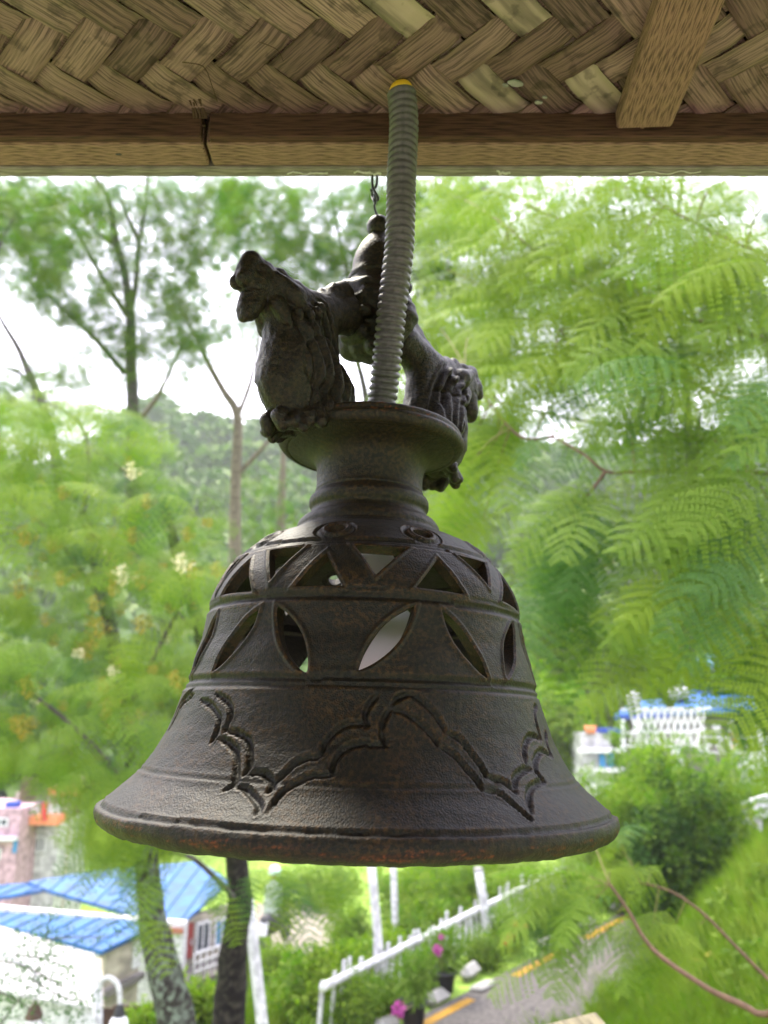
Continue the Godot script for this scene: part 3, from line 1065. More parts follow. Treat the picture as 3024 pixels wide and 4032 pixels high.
# ------------------------------------------------------------------ the porch
func porch():
	var top := EY + 0.5
	# woven bamboo ceiling: two sets of strips, two over and two under
	var ceiling := Node3D.new()
	ceiling.name = "ceiling"
	add_child(ceiling)
	structure(ceiling)
	var w := 0.0310
	var x0 := -0.72
	var x1 := 0.72
	var z0 := -0.592
	var z1 := -0.20
	var along := [Vector3(1, 0, 1).normalized(), Vector3(1, 0, -1).normalized()]
	for set_ in 2:
		var a: Vector3 = along[set_]
		var b: Vector3 = along[1 - set_]
		for i in range(-34, 34):
			var c := (i + (1.0 if set_ == 0 else 0.5)) * w + 0.004
			# the stretch of this strip that lies in the rectangle
			var lo := -9.0
			var hi := 9.0
			for lim in [[x0, x1, a.x, b.x * c], [z0, z1, a.z, b.z * c]]:
				var p: float = (lim[0] - lim[3]) / lim[2]
				var q: float = (lim[1] - lim[3]) / lim[2]
				lo = maxf(lo, minf(p, q))
				hi = minf(hi, maxf(p, q))
			if hi - lo < 0.01:
				continue
			var st := tool_(true)
			var half := w * rnd(0.445, 0.482)
			var slant := rnd(-0.05, 0.05) * w
			var off := Vector2(rnd(0, 9), rnd(0, 9))
			var n := maxi(2, int((hi - lo) / (w / 6.0)))
			var rows := []
			var bow := rnd(-0.0004, 0.0011)
			for k in n + 1:
				var u := lerpf(lo, hi, float(k) / n)
				var cell := (u - 0.004) / w - (0.5 if set_ == 1 else 0.0)
				var under := 0.0
				# how far the strip is pulled down (seen) or up (hidden) here
				for s in [-0.28, 0.0, 0.28]:
					var j := floori(cell + s)
					var vis := posmod(j - i, 4) < 2 if set_ == 1 else not (posmod(i - j, 4) < 2)
					under += (1.0 if vis else -1.0) / 3.0
				var y := top + 0.0015 - 0.0021 * under + 0.0003 * sin(u * 40.0 + i)
				var mid := a * u + b * (c + slant * sin(u * 7.0 + i * 2.0))
				var row := []
				for t in [-1.0, -0.5, 0.0, 0.5, 1.0]:
					row.append(mid + b * half * t + UP * (y - bow * (1.0 - t * t)))
				rows.append([row, u])
			for k in n:
				for t in 4:
					var q := [rows[k][0][t], rows[k + 1][0][t], rows[k + 1][0][t + 1], rows[k][0][t + 1]]
					var uv := [Vector2(rows[k][1], t * half / 2), Vector2(rows[k + 1][1], t * half / 2), Vector2(rows[k + 1][1], (t + 1) * half / 2), Vector2(rows[k][1], (t + 1) * half / 2)]
					var order := [0, 1, 2, 0, 2, 3]
					if (q[2] - q[0]).cross(q[1] - q[0]).y > 0:
						order = [0, 2, 1, 0, 3, 2]
					for m in order:
						st.set_uv(uv[m] + off)
						st.set_uv2(uv[m] * 5.0 + off)
						st.add_vertex(q[m])
				# the back and the two cut edges
				for t in [0, 4]:
					var p: Vector3 = rows[k][0][t]
					var q: Vector3 = rows[k + 1][0][t]
					for m in [p, q, q + UP * 0.0010, p, q + UP * 0.0010, p + UP * 0.0010]:
						st.set_uv(off)
						st.set_uv2(off)
						st.add_vertex(m)
			var tone := rng.randi_range(0, 5)
			if set_ == 1 and i in PALE:
				tone = 6
			build("strip", st, M["bamboo_%d" % tone], ceiling, true)
	# two plaster splashes on the strips
	for spot in [[2030, 330, 0.0075, 0.0036], [1990, 338, 0.003, 0.002], [2120, 405, 0.004, 0.0022], [2145, 385, 0.0026, 0.0014]]:
		var st := tool_()
		var c := gp(spot[0], spot[1], 0.4973)
		var ring := []
		for k in 15:
			var g := TAU * k / 15.0
			var r := rnd(0.72, 1.0)
			ring.append(c + Vector3(cos(g) * spot[2], 0, sin(g) * spot[3] - 0.15 * cos(g) * spot[2]) * r)
		slab(st, ring, UP * 0.0012)
		build("plaster_splash", st, M.white_stone, ceiling)
	# boards over the weave, ceiling panel, and unseen floor kept pale to bounce light
	var st := tool_()
	box(st, Vector3(0, top + 0.022, 0.98), Vector3(6.4, 0.02, 3.2), Basis())
	structure(build("roof_boards", st, M.roof_board))
	st = tool_()
	box(st, Vector3(0, top - 0.006, 1.22), Vector3(6.2, 0.01, 2.82), Basis())
	structure(build("ceiling_panel", st, M.bamboo_1))
	st = tool_()
	box(st, Vector3(0, -0.1, 0.9), Vector3(6.4, 0.2, 3.4), Basis())
	structure(build("porch_floor", st, M.porch_floor))
	# the beam in two lengths, broken at the joint
	for side in 2:
		var a := -2.6 if side == 0 else -0.1515
		var b := -0.1585 if side == 0 else 2.6
		var root := thing("beam", ["short left length of the eave beam with a splintered brown end", "long right length of the eave beam behind the grey conduit"][side], "beam", Vector3.ZERO, "lengths of the eave beam")
		st = tool_()
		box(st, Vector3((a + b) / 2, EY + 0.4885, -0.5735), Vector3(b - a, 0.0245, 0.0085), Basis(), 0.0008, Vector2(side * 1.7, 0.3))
		build("face_lath", st, M.wood_shaded, root)  # near face of the beam, its shade carried by the darker material
		st = tool_()
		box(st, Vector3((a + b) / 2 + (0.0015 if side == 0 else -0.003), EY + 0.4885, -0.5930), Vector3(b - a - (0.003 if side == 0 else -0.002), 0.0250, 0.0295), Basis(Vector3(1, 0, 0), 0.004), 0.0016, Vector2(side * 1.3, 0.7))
		build("soffit_lath", st, M.wood_lit, root)  # underside of the beam, outdoor light carried by the lighter material
		if side == 0:
			for k in 26:
				st = tool_()
				var y := EY + rnd(0.477, 0.500)
				var z := rnd(-0.607, -0.571)
				var p := Vector3(b - 0.004, y, z)
				var l := rnd(0.003, 0.0085)
				var e := p + Vector3(l, rnd(-0.002, 0.002), rnd(-0.001, 0.001))
				var r := rnd(0.0006, 0.0017)
				tube(st, PackedVector3Array([p, p.lerp(e, 0.6), e]), func(t, _a): return r * (1.0 - 0.85 * t * t), 4)
				build("splinter", st, M.splinter, root)
			for k in 5:
				st = tool_()
				var p := Vector3(b - 0.006 + k * 0.0022, EY + 0.4985, -0.5685)
				tube(st, PackedVector3Array([p + Vector3(0.0004 * k, -0.0045, -0.0005), p + Vector3(rnd(-0.001, 0.001), 0.002, 0.006), p + Vector3(rnd(-0.002, 0.002), 0.0005, rnd(0.012, 0.017))]), func(t, _a): return 0.0015 * (1.0 - 0.5 * t), 5)
				build("splinter", st, M.splinter, root)
			# a knot hole in the soffit
			st = tool_()
			var c := at(468, 598, 0.5915)
			var ring := []
			for k in 11:
				var g := TAU * k / 11.0
				ring.append(Vector3(c.x + cos(g) * 0.0034 * rnd(0.7, 1.0), EY + 0.4757, c.z + sin(g) * 0.0016 * rnd(0.7, 1.0)))
			slab(st, ring, UP * 0.001)
			build("knot", st, M.wire, root)
	st = tool_()
	box(st, Vector3(0, EY + 0.503, -0.6162), Vector3(5.2, 0.054, 0.0135), Basis(), 0.0016)
	var edge := thing("edge_strip", "pale weathered strip along the outer edge of the eave above the trees", "trim")
	build("strip", st, M.edge_strip, edge)
	for web in [[1130, 1290, 0.004], [1395, 1500, 0.005], [1955, 2010, 0.006], [2480, 2760, 0.003]]:
		st = tool_(true)
		var p := at(web[0], 690, 0.614)
		var q := at(web[1], 690, 0.614)
		var line := []
		for k in 8:
			line.append(Vector3(lerpf(p.x, q.x, k / 7.0), EY + 0.4756 - rnd(0.0, 0.0012), rnd(-0.617, -0.612)))
		tube(st, smooth_path(line, 3), func(t, g): return web[2] * 0.35 * (0.3 + absf(fuzz.get_noise_2d(t * 20.0 + web[0], g * 2.0))), 7)
		build("cobweb", st, M.cobweb, edge, true)
	# the ceiling batten that ends short of the beam
	st = tool_()
	var dir := Vector3(-0.05, 0, 1).normalized()
	box(st, Vector3(0.2241, EY + 0.4908, -0.5675) + dir * 0.42, Vector3(0.047, 0.0175, 0.84), Basis(UP.cross(dir), UP, dir), 0.0018, Vector2(0.4, 0.1))
	var bat := thing("batten", "rough brown wooden batten nailed under the bamboo ceiling near the right edge", "batten")
	build("board", st, M.wood_batten, bat)
	for k in 14:
		st = tool_()
		var p := Vector3(0.2241 + rnd(-0.022, 0.022), EY + rnd(0.4825, 0.498), -0.566)
		var l := rnd(0.001, 0.0032)
		tube(st, PackedVector3Array([p, p - dir * l]), func(t, _a): return 0.0022 * (1.0 - 0.7 * t), 5)
		build("splinter", st, M.wood_batten, bat)
	# loose fibres hanging off the weave
	var hair := thing("loose_fibre", "thin dark fibre dangling from bamboo weave left of the conduit", "fibre")
	st = tool_(true)
	rod(st, [gp(718, 245, 0.4968), gp(800, 262, 0.494), gp(832, 330, 0.4945), gp(855, 400, 0.495)], 0.0004, 0.0003, 5, 5)
	build("strand", st, M.splinter, hair, true)
	st = tool_(true)
	rod(st, [gp(1020, 165, 0.4968), gp(1090, 195, 0.494), gp(1115, 240, 0.4965)], 0.0003, 0.0002, 5, 5)
	build("strand", st, M.splinter, hair, true)
	# corner of a pale plank on the railing below
	var rail := thing("railing_plank", "pale yellowish plank end at the very bottom of the view", "plank")
	st = tool_()
	slab(st, [at(2345, 3985, 1.35), at(2430, 4085, 1.28), at(2150, 4150, 1.18), at(2075, 4052, 1.25)], UP * -0.028)
	build("board", st, M.plank_pale, rail)
	st = tool_()
	beam(st, at(2270, 4075, 1.27) - UP * 0.03, at(2270, 4075, 1.27) - UP * 1.05, 0.05, 0.05, 0.004)
	build("post", st, M.plank_pale, rail)


const PALE := [-11, -9]


# ------------------------------------------------------------------ trees
func frond_mesh(length: float, pairs: int, plen: float, leaflets: int, droop: float, sag: float, sd: int, wide_ := 0.075) -> ArrayMesh:
	# a twice-feathered leaf: a stem along x, pinnae in pairs, narrow leaflets along each
	var g := RandomNumberGenerator.new()
	g.seed = sd
	var v := PackedVector3Array()
	var n := PackedVector3Array()
	var c := PackedColorArray()
	var idx := PackedInt32Array()
	var stem := func(t: float) -> Vector3: return Vector3(length * t * (1.0 - 0.12 * droop * t), length * (0.10 * sin(t * PI * 0.6) - droop * t * t * 0.55), 0)
	var leaf := func(a: Vector3, dir: Vector3, wide: Vector3, nor: Vector3, tone: Color):
		var k := v.size()
		v.append_array(PackedVector3Array([a, a + dir * 0.42 + wide, a + dir, a + dir * 0.42 - wide]))
		for w in 4:
			n.append(nor)
			c.append(tone)
		if dir.cross(dir * 0.42 + wide).dot(nor) > 0:
			idx.append_array(PackedInt32Array([k, k + 1, k + 2, k, k + 2, k + 3]))
		else:
			idx.append_array(PackedInt32Array([k, k + 2, k + 1, k, k + 3, k + 2]))
	for p in pairs:
		var t := 0.10 + 0.88 * (p + 0.5) / pairs
		var o: Vector3 = stem.call(t)
		var fwd: Vector3 = (stem.call(t + 0.02) - stem.call(t - 0.02)).normalized()
		var upw := Vector3(-fwd.y, fwd.x, 0)
		for s in [-1.0, 1.0]:
			var l := plen * pow(sin(PI * (0.16 + 0.80 * t)), 0.75) * g.randf_range(0.88, 1.08)
			var ang := deg_to_rad(lerpf(78.0, 46.0, t) + g.randf_range(-6, 6))
			var d := (fwd * cos(ang) + Vector3(0, 0, s) * sin(ang) + upw * g.randf_range(0.0, 0.22)).normalized()
			var lift := sag * g.randf_range(0.7, 1.3)
			var tone := Color.WHITE.lerp(Color(0.72, 0.80, 0.75), g.randf())
			for j in leaflets:
				var u := (j + 0.6) / leaflets
				var at_ := o + d * l * u - upw * lift * l * u * u
				var run := (d - upw * 2.0 * lift * u).normalized()
				var out := run.cross(upw).normalized()
				var nor := out.cross(run).normalized()
				if nor.dot(upw) < 0:
					nor = -nor
				var ll := plen * wide_ * (1.05 - 0.45 * u) 
				for w in [-1.0, 1.0]:
					var dir: Vector3 = (out * w + run * 0.35 - nor * 0.12).normalized() * ll
					leaf.call(at_, dir, run * (0.40 * l / leaflets + 0.0), (nor + out * w * 0.2).normalized(), tone)
			# the thin axis of the pinna
			leaf.call(o, d * l - upw * lift * l * 0.6, fwd * 0.0012, upw, Color(0.75, 0.8, 0.6))
	for k in 8:
		var a: Vector3 = stem.call(k / 8.0)
		var b: Vector3 = stem.call((k + 1) / 8.0)
		var w := 0.0034 * (1.0 - 0.09 * k) * length / 0.4
		leaf.call(a, (b - a) * 1.15, Vector3(0, 0, w), UP, Color(0.8, 0.85, 0.6))
		leaf.call(a, (b - a) * 1.15, Vector3(0, w, 0), Vector3(0, 0, 1), Color(0.8, 0.85, 0.6))
	return arrays_mesh(v, n, c, PackedVector2Array(), idx)


func spray_mesh(count: int, reach: float, leaf: float, narrow: float, sd: int) -> ArrayMesh:
	# loose leaves round a point
	var g := RandomNumberGenerator.new()
	g.seed = sd
	var v := PackedVector3Array()
	var n := PackedVector3Array()
	var c := PackedColorArray()
	var idx := PackedInt32Array()
	for k in count:
		var d := Vector3(g.randfn(), g.randfn(), g.randfn()).normalized()
		var a := d * reach * pow(g.randf(), 0.4)
		var dir := (d + Vector3(g.randfn(), g.randfn() - 0.4, g.randfn()) * 0.6).normalized() * leaf * g.randf_range(0.6, 1.2)
		var wide := dir.cross(Vector3(g.randfn(), 2.0, g.randfn())).normalized() * leaf * narrow
		var nor := dir.cross(wide).normalized()
		if nor.dot(d) < 0:
			wide = -wide
			nor = -nor
		var t := Color.WHITE.lerp(Color(0.55, 0.66, 0.6), g.randf())
		var at_ := v.size()
		v.append_array(PackedVector3Array([a, a + dir * 0.45 + wide, a + dir, a + dir * 0.45 - wide]))
		for w in 4:
			n.append((nor + d * 0.35).normalized())
			c.append(t)
		idx.append_array(PackedInt32Array([at_, at_ + 1, at_ + 2, at_, at_ + 2, at_ + 3]))
	return arrays_mesh(v, n, c, PackedVector2Array(), idx)


func limb(called: String, root: Node3D, pts: Array, r0: float, r1: float, m: Material, sides := 9) -> MeshInstance3D:
	var st := tool_(true)
	var w := rnd(0, 100)
	tube(st, smooth_path(pts, 5), func(t, a): return lerpf(r0, r1, t) * (1.0 + 0.16 * fuzz.get_noise_3d(cos(a) * 1.3 + w, sin(a) * 1.3, t * 9.0)), sides)
	return build(called, st, m, root, true)


func px(list: Array) -> Array:                    # points given as column, row of the photograph and distance
	var out := []
	for q in list:
		out.append(at(q[0], q[1], q[2]))
	return out


func wild(dir: Vector3, amount: float) -> Vector3:
	return (dir.normalized() + Vector3(rnd(-1, 1), rnd(-1, 1), rnd(-1, 1)) * amount).normalized()


func gap(x: float, y: float, holes: Array) -> bool:
	for h in holes:
		var u: float = (x - h[0]) / h[2]
		var w: float = (y - h[1]) / h[3]
		if u * u + w * w < 1.0:
			return true
	return false


func ground_at(x: float, z: float) -> float:      # height of the ground
	var s := (x - 0.43) * 0.779 + (z + 8.75) * 0.627
	var t := (x - 0.43) * 0.627 - (z + 8.75) * 0.779
	var y := -3.1
	if s > 1.75:
		y += (s - 1.75) * (0.42 + 0.16 * clampf(t / 3.0, 0.0, 1.5))
		y = minf(y, -1.72 - 0.1 * clampf(-z, 0.0, 2.0) / 2.0)
		y += 0.95 * exp(-(pow(x - 4.7, 2) + pow(z + 9.4, 2)) / 3.2)
	elif s < -0.95:
		y -= minf((-0.95 - s) * 0.30, 2.5)
	if s > 1.75 or s < -0.3:
		y += 0.10 * fuzz.get_noise_2d(x * 0.5, z * 0.5) * clampf(absf(s), 0, 2)
	var d := sqrt(x * x + z * z)
	var az := atan2(x, -z)
	if z < 0.0:
		var crest := 50.0 - 7.0 * smoothstep(-0.18, 0.12, az) - 16.0 * smoothstep(-0.30, -0.44, az) + 5.0 * sin(az * 11.0 + 1.0)
		y += crest * smoothstep(38.0, 135.0, d) + 6.0 * smoothstep(60.0, 120.0, d) * fuzz.get_noise_2d(x * 0.012, z * 0.012)
		y -= 3.0 * smoothstep(4.0, -12.0, x) * smoothstep(8.0, 20.0, d) * smoothstep(60.0, 30.0, d)
	return EY + y


func terrain():
	var v := PackedVector3Array()
	var n := PackedVector3Array()
	var idx := PackedInt32Array()
	var nx := 150
	var nz := 170
	for k in nz + 1:
		for i in nx + 1:
			var a := (i - nx / 2.0) / (nx / 2.0)
			var x := signf(a) * (absf(a) * 9.0 + pow(absf(a), 4.0) * 260.0)
			var b := k / float(nz)
			var z := 6.0 - b * 34.0 - pow(b, 5.0) * 420.0
			v.append(Vector3(x, ground_at(x, z), z))
			var e := 0.15 + 0.004 * absf(z)
			n.append(Vector3(ground_at(x - e, z) - ground_at(x + e, z), 2.0 * e, ground_at(x, z - e) - ground_at(x, z + e)).normalized())
	for k in nz:
		for i in nx:
			var p := k * (nx + 1) + i
			idx.append_array(PackedInt32Array([p, p + nx + 1, p + nx + 2, p, p + nx + 2, p + 1]))
	for k in range(0, idx.size(), 3):
		if (v[idx[k + 2]] - v[idx[k]]).cross(v[idx[k + 1]] - v[idx[k]]).y < 0:
			var s := idx[k + 1]
			idx[k + 1] = idx[k + 2]
			idx[k + 2] = s
	structure(put("ground", arrays_mesh(v, n, PackedColorArray(), PackedVector2Array(), idx), M.ground))
	# the wood on the far hillside
	var where := []
	var tints := []
	for k in 5200:
		var az := rnd(-0.72, 0.72)
		var d := rnd(46.0, 150.0)
		var p := Vector3(sin(az) * d, 0, -cos(az) * d)
		var dense := fuzz.get_noise_2d(p.x * 0.03, p.z * 0.03)
		if dense < -0.42:
			continue
		var s := rnd(1.6, 3.4) * (1.0 + 0.4 * dense)
		p.y = ground_at(p.x, p.z) + s * rnd(0.4, 1.1)
		where.append(Transform3D(Basis(Vector3(0.3, 1, 0.2).normalized(), rnd(0, TAU)).scaled(Vector3(s, s * rnd(0.8, 1.3), s)), p))
	for k in 40:
		var t := rnd(0.0, 1.0)
		tints.append(Color(0.6, 0.7, 0.7).lerp(Color(1.0, 1.0, 0.8), t))
	stuff(tag(scatter("hillside_forest", spray_mesh(300, 1.0, 0.42, 0.42, 5), M.leaf_hill, where, self, tints), "hazy green forest covering the far hillside behind the trees", "forest"))


func trees():
	var near := []
	for k in 5:
		near.append(frond_mesh(0.40, 13, 0.125, 11, 0.25 + 0.13 * k, 0.22 + 0.14 * k, 100 + k, 0.092))
	var mids := []
	for k in 4:
		mids.append(frond_mesh(0.30, 8 + k % 2, 0.11, 5, 0.45 + 0.15 * k, 0.3 + 0.15 * k, 200 + k, 0.105))
	feather_tree(near)
	second_feather_tree(near)
	saplings(near)
	flowering_trees(mids)
	tall_trees(mids)


func frond_on(root: Node3D, mesh: Mesh, m: Material, t: Transform3D):
	var o := put("frond", mesh, m, root)
	o.transform = t


func nearest(paths: Array, c: Vector3) -> Vector3:
	var best := Vector3(0, 99, 0)
	for a in paths:
		for p in smooth_path(px(a), 6):
			if p.distance_squared_to(c) < best.distance_squared_to(c):
				best = p
	return best


func feather_tree(near: Array):
	var root := thing("feathery_tree", "tall feathery-leaved tree filling the right side close to the porch", "tree")
	var base := Vector3(2.5, ground_at(2.5, -2.0) - 0.1, -2.0)
	limb("trunk", root, [base, base + Vector3(0.02, 1.1, 0.05), base + Vector3(-0.05, 2.2, -0.05), base + Vector3(0.1, 3.4, -0.1), base + Vector3(0.0, 4.6, -0.2)], 0.085, 0.045, M.bark_grey, 12)
	var arms := [
		[[3500, 1900, 2.05], [3000, 1862, 2.1], [2700, 1850, 2.15], [2500, 1858, 2.2], [2385, 1856, 2.2], [2300, 1790, 2.22], [2180, 1720, 2.3]],
		[[2385, 1856, 2.2], [2330, 1930, 2.2], [2275, 1990, 2.2]],
		[[3500, 1500, 2.0], [2900, 1300, 2.1], [2640, 1240, 2.2], [2300, 1130, 2.35], [2000, 900, 2.5]],
		[[2640, 1240, 2.2], [2420, 1260, 2.25], [2200, 1300, 2.35]],
		[[3500, 1200, 1.9], [3000, 1000, 2.0], [2700, 860, 2.1], [2500, 740, 2.2]],
		[[2180, 1720, 2.3], [2050, 1720, 2.5], [1930, 1590, 2.6], [1830, 1440, 2.7]],
		[[3500, 2300, 2.1], [3000, 2080, 2.15], [2700, 2120, 2.25], [2500, 2180, 2.35]],
		[[3500, 2700, 2.0], [3000, 2500, 2.1], [2800, 2380, 2.2], [2640, 2400, 2.3]]]
	for a in arms:
		limb("branch", root, px(a), 0.0085 if a.size() > 4 else 0.006, 0.003, M.twig_red, 7)
	# column, row, distance, how many, spread, direction, how young, sky backlight painted in
	var groups := [
		[1930, 860, 2.7, 5, 0.16, -0.8, -0.2, 0], [2120, 800, 2.5, 6, 0.16, -0.7, -0.3, 0], [2330, 800, 2.3, 6, 0.16, -0.6, -0.3, 0], [2560, 760, 2.2, 6, 0.15, -0.7, -0.2, 0], [2800, 740, 2.0, 6, 0.15, -0.6, -0.3, 0], [3000, 820, 1.9, 6, 0.15, -0.8, -0.3, 0],
		[2060, 960, 2.6, 5, 0.15, -0.8, -0.3, 0], [2280, 980, 2.4, 6, 0.15, -0.8, -0.3, 0], [2520, 960, 2.2, 6, 0.15, -0.9, -0.3, 0], [2780, 960, 2.0, 6, 0.15, -0.8, -0.4, 0], [3000, 1060, 1.9, 5, 0.15, -0.9, -0.3, 1],
		[1960, 1130, 2.7, 4, 0.14, -0.9, -0.3, 0], [2140, 1180, 2.5, 5, 0.15, -0.8, -0.4, 0], [2380, 1160, 2.3, 6, 0.15, -0.8, -0.3, 0], [2640, 1160, 2.1, 6, 0.15, -0.9, -0.3, 1], [2880, 1240, 2.0, 5, 0.15, -0.9, -0.4, 1],
		[1840, 1330, 2.9, 4, 0.13, -0.7, -0.4, 0], [2010, 1360, 2.6, 5, 0.15, -0.8, -0.4, 0], [2230, 1360, 2.4, 5, 0.14, -0.9, -0.3, 0], [2480, 1370, 2.2, 5, 0.12, -1.0, -0.2, 1], [2740, 1400, 2.1, 4, 0.13, -0.9, -0.4, 1],
		[2560, 1480, 1.9, 2, 0.03, -1.0, -0.12, 1], [2760, 1640, 2.0, 3, 0.10, -0.9, -0.3, 1], [2960, 1600, 2.0, 4, 0.13, -0.8, -0.5, 2],
		[1860, 1540, 2.8, 5, 0.13, -0.6, -0.6, 0], [1990, 1600, 2.7, 5, 0.13, -0.5, -0.6, 1], [2190, 1580, 2.4, 3, 0.12, -0.9, -0.4, 2], [2480, 1650, 2.3, 5, 0.10, -0.9, -0.4, 1],
		[1850, 1830, 2.6, 3, 0.05, -0.2, -1.0, 0], [1960, 1760, 2.7, 4, 0.11, -0.5, -0.8, 1],
		[2620, 1780, 2.1, 5, 0.13, -0.9, -0.4, 1], [2860, 1800, 2.0, 6, 0.15, -0.8, -0.5, 1], [3020, 1960, 1.9, 6, 0.15, -0.8, -0.5, 2],
		[2660, 1990, 2.3, 4, 0.13, -0.8, -0.4, 1], [2760, 2020, 2.1, 6, 0.15, -0.9, -0.4, 1], [2940, 2140, 2.0, 6, 0.15, -0.8, -0.5, 2],
		[2250, 2010, 2.2, 5, 0.05, -0.7, -0.6, 1], [2280, 2060, 2.2, 4, 0.05, -0.3, -1.0, 2], [2230, 2240, 2.3, 4, 0.07, -0.3, -1.0, 2], [2160, 2380, 2.4, 4, 0.08, -0.3, -1.1, 2],
		[1900, 2060, 2.9, 5, 0.13, -0.6, -0.5, 0], [2620, 2240, 2.3, 5, 0.14, -0.9, -0.4, 1], [2760, 2260, 2.1, 6, 0.15, -0.9, -0.4, 1], [2960, 2330, 2.0, 6, 0.15, -0.8, -0.5, 1],
		[2660, 2400, 2.3, 4, 0.13, -0.9, -0.3, 0], [2860, 2440, 2.1, 4, 0.14, -0.8, -0.4, 1], [3020, 2560, 2.0, 5, 0.13, -0.7, -0.5, 0], [2540, 2540, 2.3, 2, 0.06, -0.9, -0.1, 0], [3030, 2740, 2.0, 3, 0.10, -0.7, -0.5, 1],
		[1760, 760, 3.0, 4, 0.14, -0.5, -0.4, 0], [1700, 1260, 3.2, 4, 0.11, -0.5, -0.5, 0], [1740, 1420, 3.1, 5, 0.11, -0.5, -0.6, 0], [1780, 1560, 3.0, 4, 0.10, -0.5, -0.7, 0], [2000, 1080, 2.7, 4, 0.13, -0.9, -0.3, 0], [2160, 1080, 2.5, 5, 0.14, -0.9, -0.3, 0], [2420, 1070, 2.3, 5, 0.14, -0.9, -0.3, 0], [2640, 1060, 2.1, 5, 0.14, -0.9, -0.3, 0],
		[2180, 1480, 2.4, 4, 0.12, -0.9, -0.3, 0], [2340, 1280, 2.3, 4, 0.12, -0.9, -0.3, 0], [2560, 1270, 2.2, 4, 0.12, -0.9, -0.3, 1], [1780, 2100, 3.0, 5, 0.10, -0.5, -0.6, 0], [1760, 1980, 3.0, 3, 0.05, -0.3, -0.9, 0],
		[3120, 1350, 2.0, 5, 0.16, -0.9, -0.3, 1], [3120, 1700, 2.0, 5, 0.16, -0.9, -0.3, 2], [3130, 2250, 2.0, 5, 0.16, -0.9, -0.3, 1]]
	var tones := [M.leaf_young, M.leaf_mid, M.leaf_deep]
	var rest := []
	var n := 0
	for g in groups:
		var c := at(g[0], g[1], g[2])
		if g[3] > 2:
			var away := nearest(arms, c)
			limb("branch", root, [away, away.lerp(c, 0.5) + Vector3(0, 0.02, 0), c], 0.004, 0.0022, M.twig_green, 5)
		for k in g[3]:
			var p: Vector3 = c + Vector3(rnd(-1, 1), rnd(-0.8, 0.8), rnd(-1, 1)) * g[4] - Vector3(g[5], g[6], 0) * 0.12
			var dir := wild(Vector3(g[5], g[6] - 0.1, 0.3), 0.35)
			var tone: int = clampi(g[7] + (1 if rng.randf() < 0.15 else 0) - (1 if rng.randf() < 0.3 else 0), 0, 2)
			var t := facing(dir, wild(UP + Vector3(0, 0, rnd(0.5, 1.7)), 0.3), p, rnd(0.72, 1.12))
			n += 1
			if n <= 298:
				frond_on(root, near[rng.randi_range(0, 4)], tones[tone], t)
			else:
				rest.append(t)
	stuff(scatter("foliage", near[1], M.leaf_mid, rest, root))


func second_feather_tree(near: Array):
	var root := thing("feathery_tree", "lighter yellow-green feathery tree just right of the conduit, behind the nearer one", "tree")
	var base := Vector3(2.6, ground_at(2.6, -4.4) - 0.1, -4.4)
	limb("trunk", root, [base, base + Vector3(0.05, 1.6, 0.05), base + Vector3(-0.1, 3.0, 0.0), base + Vector3(-0.2, 5.0, -0.1)], 0.08, 0.04, M.bark_grey, 10)
	for a in [[[3200, 1700, 3.9], [2700, 1500, 3.8], [2300, 1300, 3.7], [1950, 1150, 3.7], [1760, 1060, 3.7]], [[3000, 1200, 3.9], [2500, 1000, 3.8], [2100, 820, 3.8], [1900, 740, 3.8]], [[3200, 1800, 3.9], [2600, 1700, 3.8], [2200, 1640, 3.7], [1900, 1560, 3.6]]]:
		limb("branch", root, px(a), 0.014, 0.004, M.twig_red, 7)
	var tones := [M.leaf_young, M.leaf_young, M.leaf_mid]
	var n := 0
	while n < 290:
		var x := rnd(1640, 3050)
		var y := rnd(680, 1700 if x < 2200 else 1560)
		if gap(x, y, [[1690, 1000, 90, 110], [1900, 1040, 90, 80], [1700, 1250, 50, 90], [2720, 1500, 110, 70], [2960, 1420, 90, 60], [2250, 1250, 70, 40], [2330, 1850, 200, 110]]):
			continue
		n += 1
		frond_on(root, near[rng.randi_range(0, 4)], tones[rng.randi_range(0, 2)], facing(wild(Vector3(-0.75, -0.4, 0.35), 0.35), wild(UP + Vector3(0, 0, rnd(0.5, 1.7)), 0.3), at(x, y, rnd(3.1, 4.3)), rnd(0.8, 1.25)))


